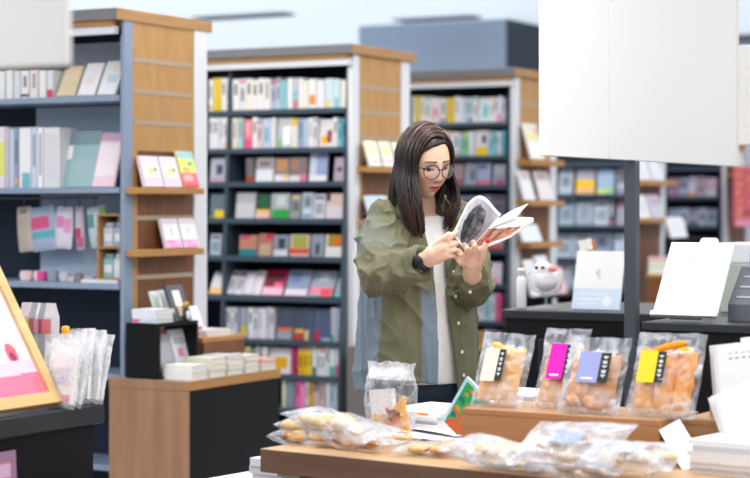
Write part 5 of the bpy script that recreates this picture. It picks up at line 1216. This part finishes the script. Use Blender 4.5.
# scalp cap beneath the strands
def hairline(phi):            # dz of the hairline at azimuth phi (0 = front, + her left)
    a = math.degrees(phi)
    pts = [(-180,-.75),(-75,-.75),(-58,-.50),(-53,.05),(-44,.44),(-20,.60),(12,.67),(34,.66),(52,.46),(62,.10),(72,-.3),(85,-.75),(180,-.75)]
    for (a0, z0), (a1, z1) in zip(pts[:-1], pts[1:]):
        if a0 <= a <= a1: return z0+(z1-z0)*(a-a0)/(a1-a0)
    return -.75
rings = []
for j in range(25):
    rg = []
    for i in range(96):
        phi = -PI+2*PI*i/96; z0 = hairline(phi); dz = 1-(1-z0)*(j/24); dz = min(dz, .9999)
        rg.append(HM @ cap_pt(hdir(phi, dz), 1.07 if j < 23 else (1.05 if j == 23 else 1.0)))
    rings.append(rg)
hair.loft(rings, (44,30,27), caps=False)
def strand(phi, k, length, r0, col, wob, part_x=.022, ztop=None):
    d1 = hdir(phi, -.12 if ztop is None else ztop)
    yp = max(-.74, min(.7, -math.cos(phi)*rh.uniform(.35, .95)))
    d0 = Vector((part_x/.072, yp, 0)); d0.z = math.sqrt(max(.05, 1-d0.x**2-d0.y**2)); d0.normalize()
    pts = []; n = 9
    mid = None
    if -1.6 < phi < 0: mid = hdir(phi*rh.uniform(.98, 1.35)-.08, rh.uniform(.56, .82))*1.25; k += rh.uniform(-.015, .03)
    for q in range(n+1):
        t = q/n
        if mid is not None:
            d = (d0*((1-t)**2)+mid*(2*t*(1-t))+d1*(t*t)).normalized()
        else: d = d0.lerp(d1, t).normalized()
        kk = k+.035*math.sin(PI*t)
        p = HM @ cap_pt((d.x, d.y, d.z), kk); pts.append(p)
    last = pts[-1]; out = (last-HC); out.z = 0; out.normalize()
    zend = length; m = 9
    frontness = max(0, -out.dot(Vector((0, 1, 0))))
    for q in range(1, m+1):
        t = q/m; z_ = last.z+(zend-last.z)*t
        flare = .018*math.sin(PI*t*.9)*1.0-.026*t*t
        push = fw*(.030*sm(t, .1, .8)*(1 if out.dot(fw) > -.25 else -.6))
        w_ = Vector((math.sin(t*5+wob), math.cos(t*4+wob*1.7), 0))*.0035*t
        p = Vector((last.x, last.y, z_))+out*flare+push+w_
        pts.append(p)
    nn = len(pts)
    rad = [r0*(.7+.3*min(1, i/4)) if i < nn-4 else r0*(1-.25*(i-nn+4)) for i in range(nn)]
    def cf(i, j):
        t = i/(nn-1); kx = 1.15-.70*sm(t, .08, .42)+.76*sm(t, .60, 1.0)
        return (min(255, col[0]*kx), min(255, col[1]*(kx*.97)), min(255, col[2]*(kx*.95)))
    up = (pts[0]-HC).normalized()
    hair.tube(pts, rad, 5, col, round_ends=False, flat=.45, up=up.cross(Vector((pts[1]-pts[0])).normalized()) if (pts[1]-pts[0]).length > 0 else None, cf=cf)
def hcol():
    t = rh.random(); a, b_ = (38,28,28), (86,56,44); return tuple(a[i]+(b_[i]-a[i])*t for i in range(3))
zt_hair = zc(230, 5.6)
for q in range(520):
    phi = R(rh.uniform(-178, -53)); strand(phi, rh.uniform(1.06, 1.15), zc(rh.uniform(222, 238), 5.6), rh.uniform(.0035, .006), hcol(), rh.uniform(0, 6))
for q in range(330):
    phi = R(rh.uniform(62, 180)); strand(phi, rh.uniform(1.06, 1.14), zc(rh.uniform(216, 230), 5.6), rh.uniform(.0035, .006), hcol(), rh.uniform(0, 6))
for q in range(60):           # fringe swept along the hairline on her right
    phi = R(rh.uniform(-60, -51)); strand(phi, rh.uniform(1.09, 1.13), zc(rh.uniform(214, 234), 5.6), rh.uniform(.003, .0045), hcol(), rh.uniform(0, 6))
hair.build('hair', M['hair'], person, smooth=True)
# ---- tee shirt
tee = MB(); core(.016, 216, 381, 26, tee)
tm = remesh(tee, 'tee', .006, 1)
cc = np.tile(np.array([[238,236,234]], dtype=np.float32), (len(tm.vertices), 1)); set_vcol(tm, cc)
o = link('tee', tm, M['cloth'], person); o['label'] = 'plain white tee'
# ---- open overshirt
sh = MB()
def gap(v):
    for (v0, g0), (v1, g1) in zip([(200,.85),(216,.62),(232,.24),(260,.13),(300,.13),(350,.15),(400,.17)][:-1], [(216,.62),(232,.24),(260,.13),(300,.13),(350,.15),(400,.17),(420,.17)]):
        if v0 <= v <= v1: return g0+(g1-g0)*(v-v0)/(v1-v0)
    return .17
rings = []
VS = list(np.linspace(207, 389, 44))
for v in VS:
    z = zc(v); g = gap(v); n = 90; outer, inner = [], []
    for k in range(n+1):
        th = g+(2*PI-2*g)*k/n
        a_ = th if th < PI else th-2*PI
        hem = 0
        if v > 330:
            # hem curves: shorter toward image left front, longer on the placket side and the back
            kk = (v-330)/59; hem = kk*(.032*math.exp(-((a_+.45)/.5)**2)+.085*math.exp(-((a_+1.12)/.16)**2))
        fl = 0
        if a_ < 0 and v > 270: fl = .018*math.exp(-((a_+g)/.16)**2)*sm(v, 270, 350)
        if a_ > 0 and v > 270: fl = .006*math.exp(-((a_-g)/.2)**2)*sm(v, 270, 350)
        wv = .010*math.sin(a_*5+v*.015)*sm(v, 250, 385)+.006*math.sin(a_*9+1)*sm(v, 300, 385)
        off = .008+fl+wv
        p = surf(z, th, off); p.z += hem; outer.append(p)
        p2 = surf(z, th, off-.012); p2.z += hem; inner.append(p2)
    rings.append(outer+list(reversed(inner)))
sh.loft(rings)
def sleeve(S, E_, W_, rs):
    pts = [S+(S-E_)*.05, S.lerp(E_, .22), S.lerp(E_, .45), S.lerp(E_, .7), S.lerp(E_, .92), E_+(E_-S.lerp(W_, .5)).normalized()*.012, E_.lerp(W_, .12), E_.lerp(W_, .32), E_.lerp(W_, .55), E_.lerp(W_, .74), E_.lerp(W_, .76), E_.lerp(W_, .92)]
    sh.tube(pts, rs, 26, round_ends=False)
sleeve(RS, RE, RW, [.055,.074,.074,.070,.062,.056,.057,.056,.053,.048,.053,.050])
sleeve(LS, LE, LW, [.055,.070,.068,.063,.058,.053,.054,.052,.049,.046,.050,.047])
# shoulder yoke joining neck and sleeves
sh.tube([surf(zc(214), -1.5, -.02), RS.lerp(surf(zc(214), -1.5, -.02), .4)+Vector((0,0,.02)), RS], [.045,.058,.062], 20)
sh.tube([surf(zc(214), 1.5, -.02), LS.lerp(surf(zc(214), 1.5, -.02), .4)+Vector((0,0,.02)), LS], [.045,.058,.062], 20)
sm_ = remesh(sh, 'shirt', .0036, 3, .5)
co = coords(sm_); no = normals(sm_)
dsp = np.zeros(len(co), dtype=np.float32)
def seg_t(p, a, b_):
    ab = b_-a; t = max(0, min(1, (p-a).dot(ab)/ab.dot(ab))); return t, (p-(a+ab*t)).length
for i in range(len(co)):
    p = Vector(co[i])
    t1, d1 = seg_t(p, RS, RE); t2, d2 = seg_t(p, RE, RW); t3, d3 = seg_t(p, LS, LE); t4, d4 = seg_t(p, LE, LW)
    dm = min(d1, d2, d3, d4)
    n5 = noise.noise(Vector((p.x*34, p.y*34, p.z*30)))
    c_, a, b_ = section(p.z); q = p-c_; th = math.atan2(q.dot(lf)/max(a, .01), q.dot(fw)/max(b_, .01))
    if dm < .085:
        n1 = noise.noise(Vector((p.x*9+p.z*11, p.y*8, p.z*13-p.x*9)))
        n2 = noise.noise(Vector((p.x*20-p.z*16, p.y*18, p.z*18+p.x*12+3)))
        dsp[i] = .015*(1-abs(n1))**4+.006*(1-abs(n2))**5+.0015*n5-.009
    else:
        g_ = sm(abs(th), .15, .45)*sm(p.z, zc(388), zc(370))*.8+.2
        n3 = noise.noise(Vector((th*2.6+p.z*1.5, p.z*1.8, 2.0))); n4 = noise.noise(Vector((p.x*9+p.z*8, p.y*9, p.z*9+7)))
        dsp[i] = (.014*(1-abs(n3))**4+.008*(1-abs(n4))**5+.0012*n5-.008)*g_
co2 = co+no*dsp[:, None]
sm_.vertices.foreach_set('co', co2.astype(np.float32).ravel())
cols = np.zeros((len(co), 3), dtype=np.float32)
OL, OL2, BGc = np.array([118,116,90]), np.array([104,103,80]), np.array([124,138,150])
RTi = ROOT
for i in range(len(co)):
    p = Vector(co2[i]); w_ = p+ROOT
    u = CU+F*w_.x/w_.y; v = HV-F*(w_.z-H)/w_.y
    c_, a, b_ = section(p.z); q = p-c_; th = math.atan2(q.dot(lf)/max(a, .01), q.dot(fw)/max(b_, .01))
    t1, d1 = seg_t(p, RS, RE); t2, d2 = seg_t(p, RE, RW); t4, d4 = seg_t(p, LE, LW); t3, d3 = seg_t(p, LS, LE)
    n1 = noise.noise(p*7)*.5+.5
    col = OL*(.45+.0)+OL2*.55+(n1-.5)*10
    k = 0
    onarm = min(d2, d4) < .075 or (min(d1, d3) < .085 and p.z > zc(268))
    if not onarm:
        if th < -1.12: k = sm(-th, 1.12, 1.22)*sm(zc(262)-p.z, 0, .04)  # bluish side light painted over the back left of the shirt
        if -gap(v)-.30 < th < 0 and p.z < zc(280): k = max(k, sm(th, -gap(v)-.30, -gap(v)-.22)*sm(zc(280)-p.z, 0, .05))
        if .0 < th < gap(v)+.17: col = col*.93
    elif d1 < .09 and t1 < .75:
        k = .32*sm(-q.dot(lf), .14, .20)  # same cool light painted faintly on the outer upper arm
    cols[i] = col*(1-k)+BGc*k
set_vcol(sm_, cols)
shirt = link('shirt', sm_, M['cloth'], person); shirt['label'] = 'open olive overshirt, cool side light painted blue-grey on its back'
# collar
cb = MB()
for s in (-1, 1):
    def cfn(s_, v_, s=s):
        th = PI-(PI-.50)*s_                    # from the nape to the front
        z0 = zc(206)+.012+.018*(1-s_)*.6-.020*s_
        r = .072+.006*s_
        prof = [(0, -.012), (0.002, .018), (.010, .026), (.022, .012), (.034+.014*s_, -.018-.022*s_**2)]
        f = v_*4; i = min(3, int(f)); t = f-i
        ro = prof[i][0]+(prof[i+1][0]-prof[i][0])*t; zo = prof[i][1]+(prof[i+1][1]-prof[i][1])*t
        c_ = rel(P(420, 206, YW)); 
        return Vector((c_.x, c_.y, z0+zo))+fw*((r+ro)*math.cos(th))+lf*(s*(r+ro)*math.sin(th))
    cb.grid(cfn, 26, 14, None, (118,117,90))
o = cb.build('collar', M['cloth'], shirt, smooth=True); md = o.modifiers.new('s', 'SOLIDIFY'); md.thickness = .003; md.offset = 1
# buttons and cuff buttons
for v in (243, 271, 295, 321, 349, 372):
    z = zc(v); p = surf(z, gap(v)+.085, .017+.006*sm(v, 270, 350)); n_ = (p-section(z)[0]).normalized()
    b = MB(); b.lathe([(.001,0),(.0055,.0005),(.0055,.002),(.004,.003),(.001,.0026)], 14, (232,228,214), M=Matrix.Translation(p) @ n_.to_track_quat('Z', 'Y').to_matrix().to_4x4()); b.build('button', M['attr'], shirt, smooth=True)
for (u, v, Y) in ((470,292,5.45),(487,281,5.50)):
    b = MB(); b.ellipsoid(PR(u, v, Y), (.005,.005,.005), 12, 8, (232,228,214)); b.build('button', M['attr'], shirt, smooth=True)
# ---- jeans
jn = MB()
for s in (-1, 1):
    hp, kn, an = hip[s]
    jn.tube([hp+Vector((0,0,.08)), hp, hp.lerp(kn, .5), kn, kn.lerp(an, .5), an+Vector((0,0,.01))], [.095,.098,.088,.070,.066,.062], 22, round_ends=False)
rr = [[Vector((0,0,z))+fw*(.122*k*math.cos(2*PI*q/32))+lf*(.172*k*math.sin(2*PI*q/32)) for q in range(32)] for z, k in ((.74,.80),(.79,1),(.90,1.0),(.97,.92))]
jn.loft(rr)
jm = remesh(jn, 'jeans', .006, 2); cj = np.tile(np.array([[44,54,68]], dtype=np.float32), (len(jm.vertices), 1)); set_vcol(jm, cj)
o = link('jeans', jm, M['denim'], person); o['label'] = 'dark navy jeans'
for s in (-1, 1):
    an = hip[s][2]; b = MB(); rr = []
    for (d, w_, h_) in ((-.06,.022,.05),(-.045,.036,.075),(.0,.04,.085),(.06,.043,.065),(.12,.044,.05),(.165,.036,.04),(.19,.016,.03)):
        rr.append([Vector((an.x, an.y, .001))+fw*(d)+lf*(w_*math.cos(2*PI*q/20))+UP*(h_/2+h_/2*math.sin(2*PI*q/20)) for q in range(20)])
    b.loft(rr, (230,230,230)); b.build('shoe', M['attr'], person, smooth=True)
# ---- watch on her right wrist
wc = PR(422.5, 261.5, 5.366); wax = (PR(434, 254, 5.35)-RW).normalized()
wq = wax.to_track_quat('Z', 'Y').to_matrix().to_4x4(); WM = Matrix.Translation(wc) @ wq
b = MB(); b.lathe([(.027,-.010),(.0300,-.009),(.0305,0),(.0300,.009),(.027,.010)], 28, (34,36,40), M=WM, caps=False)
wb = b.build('watch', M['attr'], person, smooth=True)
dv = (Vector((-.1,-1,.25))); dv = (dv-wax*dv.dot(wax)).normalized()
FM = Matrix.Translation(wc+dv*.029) @ dv.to_track_quat('Z', 'Y').to_matrix().to_4x4()
b = MB(); b.lathe([(.001,.0),(.018,0),(.0185,.006),(.016,.008),(.001,.008)], 24, (24,25,28), M=FM); b.build('watch_face', M['gloss'], wb, smooth=True)
# ---- magazine in her hands
mz = thing('magazine', 'open magazine with large grey portrait page held in the woman\'s hands', 'magazine', P(480, 235, 5.42))
MO = Vector(mz.location)
def Q(u, v, Y): return P(u, v, Y)-MO
BL, BR_, TR, TLc = Q(452.5,234,5.355), Q(467,253,5.385), Q(497.5,216,5.45), Q(467.5,203,5.40)
def lp(s_, t):
    p = BL.lerp(BR_, s_).lerp(TLc.lerp(TR, s_), t)
    k = math.sin(PI*min(1, s_*1.02))
    p += Vector((.012*s_*s_*t, -.016*k, .0))+Vector((0, 0, .041))*k**1.1*t**1.6*(1-.2*s_)
    if s_ > .8: p += Vector((0, 0, .006*(s_-.8)/.2*t))
    return p
def lpc(s_, t):
    if s_ < .075 or t > .95 or t < .03 or s_ > .97: return (236,236,240)
    x, z = (s_-.54)/.33, (t-.44)/.42
    n = noise.noise(Vector((s_*7, t*7, 3))); n2 = noise.noise(Vector((s_*15, t*15, 9)))
    d = x*x+z*z
    if d < .9+.3*n:
        v = 84+70*n+30*n2
        if x < -.15 and z < .5: v -= 45
        return (v, v, v+4)
    v = 176+16*n-30*(1-t); return (v, v-2, v+4)
b = MB(); b.grid(lp, 44, 52, lpc); o = b.build('left_page', M['paper'], mz, smooth=True); o['label'] = 'curled page with a grey portrait photograph'
A0, A1, B1, B0 = Q(468,253.5,5.385), Q(497,223,5.46), Q(534,222,5.44), Q(511,237.5,5.37)
def cvp(s_, t, dz=0):
    p = A0.lerp(B0, s_).lerp(A1.lerp(B1, s_), t); 
    p.z += dz-.004*math.sin(PI*s_)*t+.010*math.sin(PI*s_)*(t-.3); return p
def cvc(s_, t):
    n = noise.noise(Vector((s_*6, t*6, 5)))
    if s_ > .93 or t > .94: return (196,206,190)
    if n > .18: return (196,120,80)
    if n < -.22: return (70,52,46)
    return (150,92,66) if t > .35 else (128,104,96)
b = MB(); b.grid(cvp, 26, 26, cvc); o = b.build('cover', M['gloss'], mz, smooth=True); o['label'] = 'brown pictorial cover seen from below'
def pgc(s_, t):
    n = noise.noise(Vector((s_*7, t*7, 5)))
    if t > .66-.1*s_ or t < .05 or s_ < .04 or s_ > .95: return (234,233,232)
    if n > .2: return (176,108,78)
    if n < -.2: return (84,64,56)
    return (136,88,68)
b = MB(); rr = []
for k, dz in enumerate((.0012, .005, .009, .013)):
    rg = [cvp(s_/20, 0, dz*.6) for s_ in range(21)]+[cvp(1, t/20, dz*.75) for t in range(1, 21)]+[cvp(1-s_/20, 1, dz) for s_ in range(1, 21)]+[cvp(0, 1-t/20, dz) for t in range(1, 20)]
    rr.append(rg)
b.loft(rr, (226,224,222), caps=False); b.grid(lambda s_, t: cvp(s_, t, .013*(.6+.4*t)*(1-.2*s_)+.0005), 26, 26, pgc); b.build('page_block', M['paper'], mz, smooth=True)
L0, L1, L2, L3 = Q(490,228,5.43), Q(517,216,5.425), Q(528.5,203.5,5.43), Q(497,219.5,5.452)
b = MB(); b.grid(lambda s_, t: L0.lerp(L1, s_).lerp(L3.lerp(L2, s_), t)+Vector((0, 0, .004*math.sin(PI*s_)))-Vector((0,0,.004*math.sin(PI*s_)*(1-t))), 18, 12, lambda s_, t: (236,234,232) if s_ > .2 else (222,220,220)); b.build('loose_page', M['paper'], mz, smooth=True)
# ================================================================ CAMERA, LIGHT
cd = bpy.data.cameras.new('camera'); cam = bpy.data.objects.new('camera', cd); C.objects.link(cam)
cam.location = (0, 0, H); cam.rotation_euler = (PI/2, 0, 0)
cd.sensor_fit = 'HORIZONTAL'; cd.sensor_width = 36; cd.lens = 36*F/750
cd.shift_x = 0; cd.shift_y = (HV-239)/750
cd.clip_end = 100
cd.dof.use_dof = True; cd.dof.focus_distance = 5.35; cd.dof.aperture_fstop = 2.9; cd.dof.aperture_blades = 0
bpy.context.scene.camera = cam
w = bpy.data.worlds.new('world'); bpy.context.scene.world = w; w.use_nodes = True
nt = w.node_tree; bg = nt.nodes['Background']
bg.inputs[0].default_value = lin((246, 248, 255)); bg.inputs[1].default_value = .62
sc = bpy.context.scene
sc.view_settings.view_transform = 'Standard'; sc.view_settings.look = 'None'; sc.view_settings.exposure = 0.0; sc.view_settings.gamma = 1.0
sc.cycles.use_denoising = True
sc.cycles.transparent_max_bounces = 16; sc.cycles.max_bounces = 8
